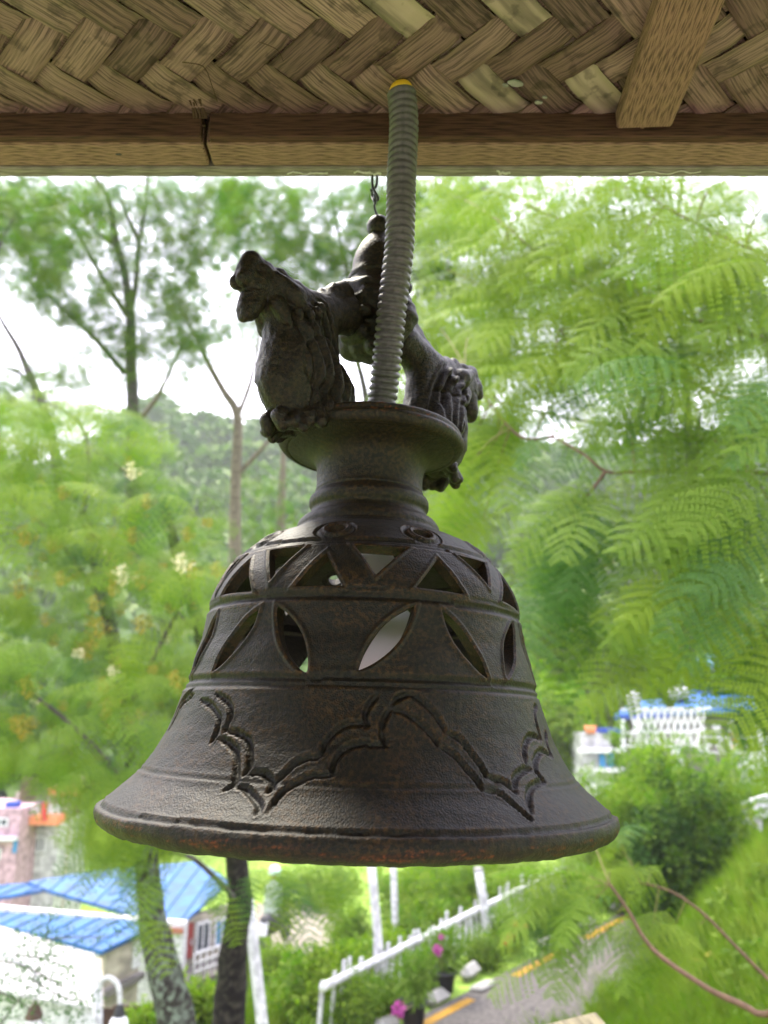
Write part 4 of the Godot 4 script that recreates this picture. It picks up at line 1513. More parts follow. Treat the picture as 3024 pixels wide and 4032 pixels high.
func saplings(near: Array):
	var tones := [M.leaf_young, M.leaf_mid, M.leaf_deep]
	var two := [
		["young feathery branch bending up from the lower right corner over the lane", [[3200, 4180, 2.2], [2980, 3990, 2.3], [2800, 3900, 2.4], [2620, 3780, 2.5], [2540, 3700, 2.55], [2470, 3580, 2.6], [2400, 3480, 2.65]], 0.0105,
			[[2400, 3430, 2.65, 5], [2300, 3500, 2.7, 4], [2230, 3420, 2.75, 4], [2250, 3640, 2.75, 4], [2430, 3600, 2.65, 3], [2330, 3560, 2.7, 3], [2330, 3300, 2.8, 3]]],
		["second feathery branch behind it rising from the grass at right", [[3200, 3990, 2.7], [3030, 3860, 2.8], [2900, 3730, 2.85], [2760, 3590, 2.9], [2640, 3510, 2.95], [2520, 3475, 3.0]], 0.0080,
			[[2560, 3440, 3.0, 4], [2480, 3380, 3.0, 4], [2660, 3640, 2.95, 4], [2560, 3700, 2.95, 4], [2760, 3640, 2.9, 3], [2430, 3300, 3.1, 3]]]]
	for q in two:
		var root := thing("sapling", q[0], "sapling", Vector3.ZERO, "feathery branches over the lane")
		var foot := at(q[1][0][0], q[1][0][1], q[1][0][2])
		foot.y = ground_at(foot.x, foot.z) - 0.05
		limb("branch", root, [foot + Vector3(0.25, 0, 0)] + px(q[1]), q[2], q[2] * 0.4, M.twig_red, 8)
		for g in q[3]:
			var c := at(g[0], g[1], g[2])
			limb("branch", root, [nearest([q[1]], c), c], 0.003, 0.0018, M.twig_green, 5)
			for k in g[3]:
				var p := c + Vector3(rnd(-1, 1), rnd(-0.7, 0.7), rnd(-1, 1)) * 0.07
				frond_on(root, near[rng.randi_range(0, 4)], tones[rng.randi_range(0, 1)] if rng.randf() < 0.8 else tones[2], facing(wild(Vector3(-0.5, -0.15, 0.2), 0.6), wild(UP, 0.4), p, rnd(0.55, 0.85)))


func flowering_trees(mids: Array):
	var tones := [M.leaf_young, M.leaf_mid, M.leaf_deep]
	# two trees whose crowns run together; outline of the leaves as rows: row, left, right
	for k in 2:
		var root: Node3D
		var twigs := []
		if k == 0:
			root = thing("flowering_tree", "feathery tree with yellowish flowers left of the bell, on a grey lichen-spotted leaning trunk", "tree", Vector3.ZERO, "feathery trees with flowers left of the bell")
			limb("trunk", root, [at(740, 4500, 5.2)] + px([[700, 4060, 5.3], [655, 3860, 5.3], [612, 3680, 5.35], [590, 3520, 5.4], [560, 3200, 5.5], [500, 2800, 5.6], [420, 2400, 5.7], [330, 2000, 5.8]]), 0.125, 0.035, M.bark_lichen, 14)
			twigs = [[[560, 3200, 5.5], [380, 2950, 5.3], [150, 2750, 5.2], [-100, 2600, 5.2]], [[500, 2800, 5.6], [650, 2500, 5.4], [760, 2300, 5.3]], [[420, 2400, 5.7], [250, 2150, 5.6], [40, 1950, 5.5]], [[330, 2000, 5.8], [350, 1800, 5.8], [300, 1650, 5.9], [120, 1560, 5.9]], [[560, 3200, 5.5], [300, 3080, 5.4], [-60, 3040, 5.3]]]
		else:
			root = thing("flowering_tree", "feathery tree on the thick dark mossy trunk behind the lichen-spotted one, left of the bell", "tree", Vector3.ZERO, "feathery trees with flowers left of the bell")
			limb("trunk", root, [at(880, 4500, 6.0)] + px([[898, 4060, 6.1], [910, 3850, 6.1], [925, 3700, 6.1], [945, 3560, 6.15], [930, 3380, 6.2], [880, 3000, 6.3], [790, 2500, 6.5], [690, 2150, 6.6], [630, 1950, 6.7]]), 0.125, 0.04, M.bark_dark, 14)
			twigs = [[[880, 3000, 6.3], [960, 2700, 6.1], [900, 2450, 6.0]], [[790, 2500, 6.5], [560, 2300, 6.3], [380, 2200, 6.2]], [[930, 3380, 6.2], [1100, 3330, 5.8], [1300, 3360, 5.6]], [[690, 2150, 6.6], [540, 1900, 6.5], [380, 1780, 6.4]], [[945, 3560, 6.15], [760, 3380, 5.7], [600, 3360, 5.5]]]
		for t in twigs:
			limb("branch", root, px(t), 0.022, 0.008, M.bark_grey, 7)
		var spots := []
		var rows := [[1540, -200, 430], [1650, -200, 520], [1800, -200, 640], [1950, -200, 780], [2080, -200, 860], [2160, -200, 980], [2260, -200, 1000], [2400, -200, 980], [2600, -200, 960], [2800, -200, 800], [2950, -200, 700], [3060, 200, 640], [3200, 330, 560], [3330, 300, 560]]
		while spots.size() < 175:
			var y := rnd(1540, 3330)
			var r := 0
			while r < rows.size() - 2 and rows[r + 1][0] < y:
				r += 1
			var f := inverse_lerp(rows[r][0], rows[r + 1][0], y)
			var x := rnd(lerpf(rows[r][1], rows[r + 1][1], f), lerpf(rows[r][2], rows[r + 1][2], f))
			if gap(x, y, [[90, 3270, 330, 290], [60, 1480, 160, 90]]):
				continue
			spots.append([x, y, rnd(4.3, 5.8) if k == 0 else rnd(5.2, 7.0), 0])
		var extra := [[620, 3370, 5.0, 6, 55, 50], [590, 3530, 5.0, 4, 20, 50]] if k == 0 else [[980, 3385, 5.4, 6, 90, 30], [1190, 3400, 5.3, 7, 120, 35], [1330, 3420, 5.3, 5, 60, 30], [1190, 3520, 5.3, 2, 20, 40], [830, 3420, 5.4, 3, 40, 40]]
		for q in extra:
			for i in q[3]:
				spots.append([q[0] + rnd(-q[4], q[4]), q[1] + rnd(-q[5], q[5]), q[2] + rnd(-0.2, 0.2), 1])
		spots.reverse()
		var rest := []
		var done := 0
		for q in spots:
			var p := at(q[0], q[1], q[2])
			var each := 1 if q[3] == 1 else rng.randi_range(3, 7)
			var spin := rnd(0, TAU)
			var roll := rng.randf()
			var tone: Material = tones[0 if roll < 0.28 else 2 if roll > 0.64 else 1]
			for j in each:
				# leaves fan out level from the end of a twig and arch over
				var az := spin + TAU * (j + rnd(-0.25, 0.25)) / each
				var dir := Vector3(cos(az) * 0.8, rnd(-0.75, -0.15), 0.4 + sin(az) * 0.6) + Vector3(rnd(-0.3, 0.3), 0, 0) if q[3] == 0 else wild(Vector3(rnd(-0.4, 0.4), -0.8, 0.4), 0.4)
				var t := facing(dir, wild(UP + Vector3(0, 0, 0.8), 0.5), p + dir * rnd(0.0, 0.12), rnd(0.6, 1.3))
				done += 1
				if done <= 295:
					frond_on(root, mids[rng.randi_range(0, 3)], tone if rng.randf() < 0.75 else tones[rng.randi_range(0, 2)], t)
				else:
					rest.append(t)
		stuff(scatter("foliage", mids[0], M.leaf_young, rest.slice(0, rest.size() / 2), root))
		stuff(scatter("foliage", mids[1], M.leaf_mid, rest.slice(rest.size() / 2), root))
		# flower heads: ochre clusters, some with a cream puff
		var head := spray_mesh(70, 0.045, 0.022, 0.3, 900 + k)
		var puff := spray_mesh(90, 0.026, 0.016, 0.25, 950 + k)
		for i in 44:
			var y := rnd(1800, 2900)
			var x := rnd(60, 880 if y > 2050 else 600)
			var p := at(x, y, rnd(4.3, 5.0) if k == 0 else rnd(5.1, 5.8))
			var o := put("flower_cluster", head if rng.randf() < 0.88 else puff, M.flower_ochre if rng.randf() < 0.88 else M.flower_cream, root)
			stuff(o)
			o.position = p
			o.scale = Vector3.ONE * rnd(0.7, 1.3)


func tall_trees(fars: Array):
	# thin-crowned trees against the sky; where the sky shows through
	var sky_gaps := [[190, 1330, 170, 85], [330, 1040, 80, 55], [110, 1250, 100, 60], [400, 1480, 80, 90], [640, 1430, 50, 90], [890, 1430, 100, 80], [300, 830, 45, 40], [480, 900, 35, 50], [600, 1000, 35, 35], [340, 1560, 90, 40], [1000, 970, 40, 40], [1020, 1530, 70, 90], [1300, 860, 40, 25], [1230, 1020, 60, 35], [1450, 1450, 90, 110], [1890, 1000, 80, 60], [1680, 880, 40, 45], [1920, 1060, 80, 45], [2720, 1500, 80, 50], [2950, 1420, 60, 40], [1680, 1250, 45, 45]]
	var list := [
		["tall grey-trunked tree with a forked crown against the sky, upper left", 11.0, M.bark_grey, 0.11,
			[[[520, 2300, 11.4], [520, 1900, 11.2], [522, 1600, 11.0], [515, 1400, 11.0], [512, 1240, 11.0], [492, 1080, 11.0], [450, 920, 11.0], [430, 790, 11.0], [370, 690, 11.0], [330, 560, 11.0]], [[512, 1240, 11.0], [535, 1120, 11.0], [548, 950, 11.0], [575, 800, 11.0], [580, 640, 11.0]], [[500, 1240, 11.0], [420, 1120, 11.0], [330, 960, 11.0], [280, 860, 11.0]], [[490, 1470, 11.0], [380, 1340, 11.0], [250, 1220, 11.0], [110, 1100, 11.0]], [[450, 960, 11.0], [390, 920, 11.0], [310, 830, 11.0]], [[548, 950, 11.0], [500, 850, 11.0], [470, 770, 11.0]]],
			[[-150, 980, 690, 1000, 640], [120, 800, 1000, 1480, 560]]],
		["slender tree with a crooked branch at the far left edge", 9.0, M.bark_grey, 0.07,
			[[[260, 2100, 9.4], [200, 1700, 9.2], [130, 1510, 9.0], [70, 1370, 9.0], [0, 1250, 9.0], [-60, 1100, 9.0]], [[-60, 1100, 9.0], [40, 880, 9.0], [110, 790, 9.0]], [[130, 1510, 9.0], [60, 1460, 9.0], [0, 1450, 9.0]]],
			[[-150, 380, 690, 1120, 220], [-100, 500, 1440, 1640, 110]]],
		["pale slim tree with a Y-shaped fork just left of the carved beast", 14.0, M.bark_pale, 0.13,
			[[[930, 2400, 14.0], [925, 2140, 14.0], [928, 1880, 14.0], [934, 1640, 14.0], [880, 1540, 14.0], [820, 1430, 14.0], [775, 1330, 14.0], [700, 1200, 14.0]], [[934, 1640, 14.0], [975, 1540, 14.0], [1005, 1420, 14.0], [1030, 1250, 14.0]], [[935, 1870, 14.0], [1000, 1800, 14.0], [1085, 1700, 14.0], [1150, 1580, 14.0]], [[560, 1640, 14.0], [620, 1560, 14.0], [680, 1440, 14.0], [725, 1330, 14.0]]],
			[[600, 1180, 960, 1380, 300], [560, 900, 1300, 1480, 60]]],
		["pale thin trunk with yellow-green leaves beside the bell's neck", 16.0, M.bark_pale, 0.13,
			[[[1098, 2400, 16.0], [1102, 2140, 16.0], [1112, 1900, 16.0], [1118, 1750, 16.0], [1140, 1500, 16.0]]],
			[[960, 1170, 1850, 2160, 80]]],
		["leafy tree with thin dark twigs behind the conduit and finial", 8.5, M.bark_grey, 0.05,
			[[[1480, 1900, 9.2], [1440, 1560, 9.0], [1400, 1380, 8.8], [1390, 1180, 8.6], [1340, 950, 8.5], [1290, 700, 8.5]], [[1480, 1900, 9.2], [1580, 1400, 8.8], [1650, 1120, 8.6], [1690, 960, 8.5], [1780, 800, 8.5], [1850, 700, 8.5]], [[1690, 960, 8.5], [1660, 880, 8.5], [1600, 760, 8.5]], [[1650, 1120, 8.6], [1800, 1010, 8.5], [1950, 960, 8.5]]],
			[[860, 1960, 690, 960, 460], [1000, 1500, 940, 1200, 200], [1600, 2000, 1000, 1420, 280]]],
		["dense green tree standing behind the feathery trees at the right edge", 7.5, M.bark_grey, 0.07,
			[[[2700, 2600, 7.8], [2720, 2000, 7.6], [2700, 1500, 7.5], [2660, 1000, 7.5], [2700, 600, 7.5]], [[2700, 1500, 7.5], [2400, 1200, 7.5], [2200, 950, 7.5]]],
			[[2050, 3080, 690, 1400, 260], [2250, 3080, 1400, 1720, 90]]]]
	var mix := [M.leaf_far, M.leaf_mid, M.leaf_far, M.leaf_deep]
	for q in list:
		var root := thing("tall_tree", q[0], "tree", Vector3.ZERO, "tall thin trees behind the bell")
		var arms: Array = q[4]
		for i in arms.size():
			var r: float = q[3] * (1.0 if i == 0 else 0.42)
			limb("trunk" if i == 0 else "branch", root, px(arms[i]), r, r * (0.22 if i == 0 else 0.4), q[2], 9)
		var sets := [[], [], [], []]
		for area in q[5]:
			var n := 0
			while n < area[4]:
				var x := rnd(area[0], area[1])
				var y := rnd(area[2], area[3])
				if gap(x, y, sky_gaps) or fuzz.get_noise_2d(x * 0.007, y * 0.009) < -0.36:
					n += 1
					continue
				n += 1
				for w in 5:
					var p: Vector3 = at(x + rnd(-60, 60), y + rnd(-45, 45), q[1] + rnd(-1.3, 1.3))
					sets[rng.randi_range(0, 3)].append(facing(wild(Vector3(rnd(-1, 1), -0.3, rnd(-1, 1)), 0.3), wild(UP, 0.4), p, rnd(0.5, 1.15)))
		for w in 4:
			if sets[w].size():
				stuff(scatter("foliage", fars[w % 3], mix[w], sets[w], root))


# ------------------------------------------------------------------ the lane
func lane_at(t: float, s: float, h := 0.0) -> Vector3:     # along the lane, across it (towards the porch), above its surface
	return Vector3(0.43 + 0.627 * t + 0.779 * s, EY - 3.1 + h, -8.75 - 0.779 * t + 0.627 * s)


func lane():
	var b := Basis(Vector3(0.627, 0, -0.779), UP, Vector3(0.779, 0, 0.627))
	var st := tool_()
	slab(st, [lane_at(-5, -0.16, 0.012), lane_at(11, -0.16, 0.012), lane_at(11, 1.5, 0.012), lane_at(-5, 1.5, 0.012)], UP * -0.1)
	structure(build("lane", st, M.road))
	for q in [[-3.4, 0.82], [1.76, 2.9], [3.7, 5.1], [6.3, 7.6]]:
		st = tool_()
		box(st, lane_at((q[0] + q[1]) / 2, 0.0, 0.014), Vector3(q[1] - q[0], 0.006, 0.11), b)
		tag(build("yellow_line", st, M.yellow_paint), ["nearest yellow line dash painted on the lane edge", "second yellow line dash beyond the white kerb stones", "third yellow line dash half hidden by feathery leaves", "farthest yellow line dash at the bend by the grass"][0 if q[0] < 0 else 1 if q[0] < 2 else 2 if q[0] < 4 else 3], "road marking", "yellow dashes along the lane")
	var stones := [
		[-0.35, -0.24, 0.40, 0.20, "whitewashed kerb stone at the bottom edge below the magenta flower"], [0.55, -0.26, 0.52, 0.24, "large whitewashed kerb stone left of the nearest yellow dash"], [1.22, -0.10, 0.46, 0.10, "low flat white kerb block between two yellow dashes"],
		[1.45, -0.42, 0.48, 0.26, "whitewashed kerb stone behind the flower pot"], [3.1, -0.26, 0.52, 0.20, "whitewashed kerb stone under the red flowers"], [4.3, -0.26, 0.50, 0.2, "whitewashed kerb stone beyond the red flowers"], [5.5, -0.26, 0.5, 0.2, "whitewashed kerb stone half hidden by feathery leaves"], [6.7, -0.24, 0.5, 0.2, "farthest whitewashed kerb stone at the bend"]]
	for q in stones:
		st = tool_()
		box(st, lane_at(q[0], q[1], q[3] * 0.22), Vector3(q[2] * 0.8, q[3] * 0.6, 0.17), b * Basis(UP, rnd(-0.15, 0.15)) * Basis(Vector3.RIGHT, rnd(-0.15, 0.15)) * Basis(Vector3.BACK, rnd(-0.12, 0.12)), 0.075)
		tag(build("kerb_stone", st, M.white_stone), q[4], "kerb stone", "whitewashed stones along the lane")
	# picket fence
	var fence := thing("picket_fence", "crooked white picket fence with one round rail beside the lane", "fence")
	var f := func(u: float, h: float) -> Vector3:
		var p := lane_at(lerpf(-0.9, 6.2, u), lerpf(-0.60, -1.30, u), h)
		return p
	st = tool_(true)
	rod(st, [f.call(0.0, 0.43), f.call(0.25, 0.44), f.call(0.5, 0.46), f.call(0.8, 0.44), f.call(1.0, 0.46)], 0.042, 0.042, 8, 4)
	build("rail", st, M.white_paint, fence, true)
	st = tool_(true)
	rod(st, [f.call(0.62, 0.10), f.call(0.72, 0.12)], 0.05, 0.05, 8, 2)
	build("lower_rail", st, M.white_paint, fence, true)
	for k in 46:
		var u := k / 45.0
		var p: Vector3 = f.call(u, 0.0)
		st = tool_()
		var h := rnd(0.52, 0.74)
		box(st, p + Vector3(rnd(-0.02, 0.02), h / 2 - 0.08, -0.05), Vector3(rnd(0.045, 0.07), h, 0.02), b * Basis(Vector3(0, 0, 1), rnd(-0.14, 0.14)), 0.008)
		build("picket", st, M.white_paint, fence)
	var poles := [
		[976, 3532, 1036, 4060, 8.0, 0.052, "tall white pole beside the dark mossy trunk"], [1460, 3380, 1512, 3960, 9.6, 0.050, "white pole standing in front of the left part of the picket fence"],
		[1548, 3380, 1556, 3620, 12.5, 0.05, "pale slender post behind the picket fence"], [1884, 3425, 1938, 3770, 11.2, 0.058, "white post in the middle of the picket fence"],
		[2658, 2930, 2692, 3140, 13.0, 0.075, "white post among the bushes below the zigzag railing"], [2322, 3025, 2336, 3180, 19.0, 0.09, "white column under the lilac balcony at right"]]
	for q in poles:
		var a := at(q[0], q[1], q[4])
		var e := at(q[2], q[3], q[4] * 0.995)
		e += (e - a).normalized() * 0.3
		var root := thing("white_pole", q[6], "pole", e, "white poles")
		st = tool_(true)
		rod(st, [a - e, (a - e) * 0.5, Vector3.ZERO], q[5], q[5] * 1.06, 10, 2)
		build("shaft", st, M.white_paint, root, true)
		st = tool_(true)
		rod(st, [a - e + UP * 0.002, a - e + UP * 0.03], q[5] * 1.15, q[5] * 0.9, 10, 1)
		build("cap", st, M.white_stone, root, true)
	# flower pots
	var tuft := spray_mesh(150, 0.17, 0.10, 0.10, 71)
	var bloom := spray_mesh(130, 0.036, 0.036, 0.20, 73)
	for q in [[1745, 3905, -3.06, 0.15, [[1722, 3742, 1.05], [1737, 3690, 0.62]], "dark flower pot with a grey-green plant and a pink bloom at the lane edge"], [1628, 4030, -3.06, 0.14, [[1570, 3975, 1.15]], "dark flower pot with a magenta bloom at the bottom edge"], [1990, 3735, -3.06, 0.10, [[2010, 3690, 0.8], [2030, 3640, 0.7], [2068, 3650, 0.6], [1992, 3708, 0.7]], "small pot of red flowers beside the picket fence"]]:
		var base := gp(q[0], q[1], q[2])
		var root := thing("flower_pot", q[5], "flower pot", base, "pots along the lane")
		st = tool_(true)
		var r: float = q[3]
		lathe(st, [Vector2(0.01, 0.0), Vector2(r * 0.72, 0.0), Vector2(r * 0.92, r * 1.25), Vector2(r * 1.06, r * 1.25), Vector2(r * 1.06, r * 1.45), Vector2(r * 0.95, r * 1.45), Vector2(r * 0.9, r * 1.3), Vector2(0.01, r * 1.25)], 20)
		build("pot", st, M.black_rubber, root, true)
		var leaves := []
		for k in 9:
			leaves.append(Transform3D(Basis(wild(UP, 1), rnd(0, TAU)).scaled(Vector3.ONE * rnd(0.7, 1.1)), Vector3(rnd(-0.12, 0.12), r * 1.5 + rnd(0.0, 0.3), rnd(-0.12, 0.12))))
		stuff(scatter("foliage", tuft, M.leaf_mid, leaves, root))
		for w in q[4].size():
			var l: Array = q[4][w]
			var p := gp(l[0], l[1], -3.06 + r * 1.5 + 0.42 + 0.02 * w)
			st = tool_(true)
			rod(st, [Vector3(0, r * 1.2, 0), (p - base) * 0.6 + Vector3(0, 0.05, 0), p - base], 0.006, 0.004, 5, 3)
			build("stem", st, M.twig_green, root, true)
			var o := stuff(put("bloom", bloom, M.petal_pink if q[3] > 0.12 else M.petal_red, root))
			o.position = p - base
			o.scale = Vector3.ONE * l[2]


# ------------------------------------------------------------------ buildings
class Wall:
	var a: Vector3
	var b: Vector3
	var low: float
	var n: Vector3
	var up := Vector3.UP
	func _init(a_: Vector3, b_: Vector3, low_: float):
		a = a_
		b = b_
		low = low_
		n = (b - a).cross(up).normalized()
		if n.dot(Vector3(0, 1.6, 0) - (a + b) * 0.5) < 0:
			n = -n
	func p(u: float, h: float, out := 0.0) -> Vector3:      # along from a to b, below the top edge
		return a.lerp(b, u) - up * h + n * out


func wall(called: String, w: Wall, thick: float, m: Material, root: Node3D) -> MeshInstance3D:
	var st := tool_()
	var d := w.a.y - w.low
	slab(st, [w.a, w.b, w.b + UP * (w.low - w.b.y), w.a - UP * d], -w.n * thick)
	return build(called, st, m, root)


func plate(st: SurfaceTool, w: Wall, u0: float, u1: float, h0: float, h1: float, out: float, thick: float):
	slab(st, [w.p(u0, h0, out), w.p(u1, h0, out), w.p(u1, h1, out), w.p(u0, h1, out)], -w.n * thick)


func window(w: Wall, u0: float, u1: float, h0: float, h1: float, frame: Material, glass: Material, root: Node3D, bars := 1, called := "window"):
	var st := tool_()
	var l := (w.b - w.a).length()
	var e := 0.06 / l
	plate(st, w, u0, u1, h0, h0 + 0.06, 0.05, 0.05)
	plate(st, w, u0, u1, h1 - 0.06, h1, 0.05, 0.05)
	plate(st, w, u0, u0 + e, h0 + 0.06, h1 - 0.06, 0.05, 0.05)
	plate(st, w, u1 - e, u1, h0 + 0.06, h1 - 0.06, 0.05, 0.05)
	for k in bars:
		var u := lerpf(u0, u1, (k + 1.0) / (bars + 1.0))
		plate(st, w, u - e * 0.35, u + e * 0.35, h0 + 0.06, h1 - 0.06, 0.045, 0.04)
	var f := build(called, st, frame, root)
	st = tool_()
	plate(st, w, u0 + e, u1 - e, h0 + 0.06, h1 - 0.06, 0.02, 0.016)
	build("pane", st, glass, f)


func roof(called: String, pts: Array, m: Material, root: Node3D, thick := 0.07, by := [0, 1, 2]) -> MeshInstance3D:
	# a flat sheet: three of its corners set the plane, the others lie in it
	var q := px(pts)
	var level := Plane(q[by[0]], q[by[1]], q[by[2]])
	var eye := Vector3(0, EY, 0)
	for k in q.size():
		var hit = level.intersects_ray(eye, ray(pts[k][0], pts[k][1]))
		if hit != null:
			q[k] = hit
	var st := tool_()
	slab(st, q, UP * -thick)
	var o := build(called, st, m, root)
	if thick < 0.09 and thick > 0.04:
		# folded seams between the sheets, running up the slope
		var up_ := (UP - level.normal * UP.dot(level.normal)).normalized()
		var along := level.normal.cross(up_).normalized()
		var poly := PackedVector2Array()
		for p in q:
			poly.append(Vector2((p - q[0]).dot(along), (p - q[0]).dot(up_)))
		var x := -12.0
		while x < 12.0:
			x += 0.45
			for line in Geometry2D.intersect_polyline_with_polygon(PackedVector2Array([Vector2(x, -20), Vector2(x, 20)]), poly):
				if line.size() == 2 and line[0].distance_to(line[1]) > 0.3:
					st = tool_()
					var lift := level.normal * (0.012 if level.normal.y > 0 else -0.012)
					beam(st, q[0] + along * line[0].x + up_ * line[0].y + lift, q[0] + along * line[1].x + up_ * line[1].y + lift, 0.03, 0.03)
					build("seam", st, m, o)
	return o


func railing(root: Node3D, a: Vector3, b: Vector3, h: float, count: int, r: float, m: Material, bars := 1):
	var st := tool_(true)
	for k in bars:
		var y := h * (1.0 - k / float(maxi(bars, 1)))
		st = tool_(true)
		rod(st, [a + UP * y, b + UP * y], r, r, 6, 1)
		build("rail", st, m, root, true)
	for k in count:
		var p := a.lerp(b, k / float(maxi(count - 1, 1)))
		st = tool_(true)
		rod(st, [p, p + UP * h], r * 0.8, r * 0.8, 6, 1)
		build("post", st, m, root, true)


func buildings():
	var st := tool_()
	# --- the house with blue roofs down on the left
	var house := thing("blue_roofed_house", "cream two-storey house with bright blue metal roofs, lower left behind the trunks", "house")
	roof("lower_roof", [[400, 3744, 16.0], [563, 3664, 16.9], [563, 3626, 17.6], [-150, 3578, 18.6], [-150, 3600, 17.6]], M.blue_roof, house, 0.07, [0, 1, 3])
	roof("upper_roof", [[178, 3501, 20.0], [528, 3602, 18.65], [722, 3630, 18.3], [905, 3470, 20.4], [790, 3392, 21.5], [420, 3420, 21.1], [110, 3472, 20.4]], M.blue_roof, house, 0.07, [0, 2, 4])
	roof("upper_roof", [[-150, 3545, 19.4], [0, 3532, 19.6], [170, 3503, 20.0], [105, 3476, 20.4], [-150, 3498, 20.3]], M.blue_roof, house, 0.07, [0, 2, 4])
	var w := Wall.new(at(418, 3752, 16.25), at(556, 3690, 17.0), -9.0)
	wall("wall", w, 0.2, M.cream, house)
	st = tool_()
	plate(st, w, -0.06, 1.06, 0.62, 0.74, 0.12, 0.12)
	build("ledge", st, M.grey_wall, house)
	window(w, 0.76, 0.99, 0.06, 0.50, M.white_paint, M.glass_dark, house, 2)
	w = Wall.new(at(-150, 3560, 18.75), at(726, 3634, 17.95), -9.0)
	wall("wall", w, 0.2, M.white_paint, house)
	st = tool_()
	plate(st, w, 0.0, 1.0, 0.10, 0.20, 0.06, 0.05)
	build("gutter", st, M.rust_edge, house)
	var face_ := Wall.new(at(640, 3640, 18.1), at(930, 3560, 20.3), -9.0)
	wall("wall", face_, 0.2, M.cream, house)
	st = tool_()
	plate(st, face_, 0.10, 0.38, 0.12, 0.82, 0.05, 0.04)
	var door := build("door", st, M.dark_red, house)
	st = tool_()
	box(st, face_.p(0.35, 0.5, 0.07), Vector3(0.03, 0.12, 0.03))
	build("handle", st, M.white_paint, door)
	st = tool_()
	plate(st, face_, 0.04, 0.095, 0.05, 0.85, 0.06, 0.05)
	build("pilaster", st, M.white_paint, house)
	window(face_, 0.42, 0.62, 0.16, 0.80, M.white_paint, M.glass_dark, house, 1)
	window(face_, 0.68, 0.88, 0.20, 0.80, M.white_paint, M.pale_blue, house, 1)
	st = tool_()
	plate(st, face_, 0.02, 0.98, 0.98, 1.14, 0.9, 0.9)
	build("balcony", st, M.grey_wall, house)
	railing(house, face_.p(0.03, 0.98, 0.86), face_.p(0.97, 0.98, 0.86), 0.50, 13, 0.018, M.white_paint, 3)
	st = tool_()
	plate(st, face_, 0.05, 0.30, 1.20, 2.6, 0.03, 0.025)
	build("doorway", st, M.grey_wall, house)
	st = tool_()
	plate(st, face_, 0.33, 0.80, 1.16, 3.4, 0.03, 0.025)
	build("panel", st, M.tan_wall, house)
	# --- white sheet roof in front of it
	var shed := thing("white_canopy", "large glaring white sheet canopy in the lower left corner", "canopy")
	roof("sheet", [[-200, 3585, 14.2], [372, 3757, 12.2], [373, 3966, 9.7], [-200, 3870, 10.6]], M.white_sheet, shed, 0.03)
	w = Wall.new(at(-200, 3876, 10.66), at(371, 3972, 9.76), -6.0)
	wall("front_wall", w, 0.1, M.white_paint, shed)
	w = Wall.new(at(371, 3975, 9.8), at(371, 3775, 12.1), -6.0)
	wall("side_wall", w, 0.1, M.cream, shed)
	for k in 5:
		st = tool_(true)
		var a := at(lerpf(-150, 365, k / 4.0), lerpf(3600, 3755, k / 4.0), lerpf(14.0, 12.25, k / 4.0))
		var b := at(lerpf(-150, 365, k / 4.0), lerpf(3878, 3963, k / 4.0), lerpf(10.5, 9.75, k / 4.0))
		rod(st, [a + UP * 0.012, b + UP * 0.012], 0.012, 0.012, 6, 1)
		build("seam", st, M.white_stone, shed, true)
	var shack := thing("brown_fence", "dark brown board fence below the blue-roofed house at the bottom edge", "fence")
	var base := Wall.new(at(395, 3962, 9.2), at(620, 3945, 9.8), -5.0)
	for k in 14:
		st = tool_()
		plate(st, base, k / 14.0 + 0.004, (k + 1) / 14.0 - 0.004, rnd(0.0, 0.03), 1.4, rnd(0.0, 0.012), 0.02)
		build("board", st, M.brown_wall, shack)
	# --- lamps on hooks
	var lamp := thing("gooseneck_lamp", "white gooseneck lamp post with a hanging black-topped lantern, lower left", "street lamp", at(388, 4032, 7.5))
	var o := lamp.position
	for q in [[377, 3850, 374, 4300], [394, 3880, 396, 4300]]:
		st = tool_(true)
		rod(st, [at(q[0], q[1], 7.5) - o, at(q[2], q[3], 7.5) - o], 0.020, 0.022, 8, 1)
		build("post", st, M.white_paint, lamp, true)
	st = tool_(true)
	rod(st, px([[394, 3890, 7.5], [402, 3862, 7.5], [430, 3850, 7.5], [460, 3872, 7.5], [471, 3910, 7.5], [472, 3962, 7.5]]).map(func(p): return p - o), 0.022, 0.020, 8, 5)
	build("hook", st, M.white_paint, lamp, true)
	var tip := Transform3D(Basis(), at(470, 3990, 7.5) - o)
	st = tool_(true)
	lathe(st, [Vector2(0.05, -0.02), Vector2(0.042, 0.02), Vector2(0.026, 0.06), Vector2(0.022, 0.075), Vector2(0.001, 0.075)], 16, tip)
	build("holder", st, M.black_rubber, lamp, true)
	st = tool_(true)
	lathe(st, [Vector2(0.01, -0.20), Vector2(0.07, -0.18), Vector2(0.085, -0.11), Vector2(0.07, -0.05), Vector2(0.045, -0.02)], 18, tip)
	build("globe", st, M.lamp_white, lamp, true)
	lamp = thing("hanging_lamp", "small lantern with a dark conical hood over a white globe, bottom left", "street lamp", at(135, 3990, 6.5))
	st = tool_(true)
	lathe(st, [Vector2(0.066, -0.03), Vector2(0.060, -0.005), Vector2(0.040, 0.04), Vector2(0.012, 0.075), Vector2(0.008, 0.10), Vector2(0.001, 0.10)], 18)
	build("hood", st, M.brown_wall, lamp, true)
	st = tool_(true)
	lathe(st, [Vector2(0.01, -0.17), Vector2(0.06, -0.15), Vector2(0.072, -0.09), Vector2(0.05, -0.03)], 18)
	build("globe", st, M.lamp_white, lamp, true)
	st = tool_(true)
	rod(st, [Vector3(0, 0.09, 0), Vector3(0.01, 0.2, 0), Vector3(-0.12, 0.32, 0), Vector3(-0.4, 0.2, 0), Vector3(-0.42, -1.8, 0)], 0.010, 0.016, 7, 5)
	build("arm", st, M.white_paint, lamp, true)
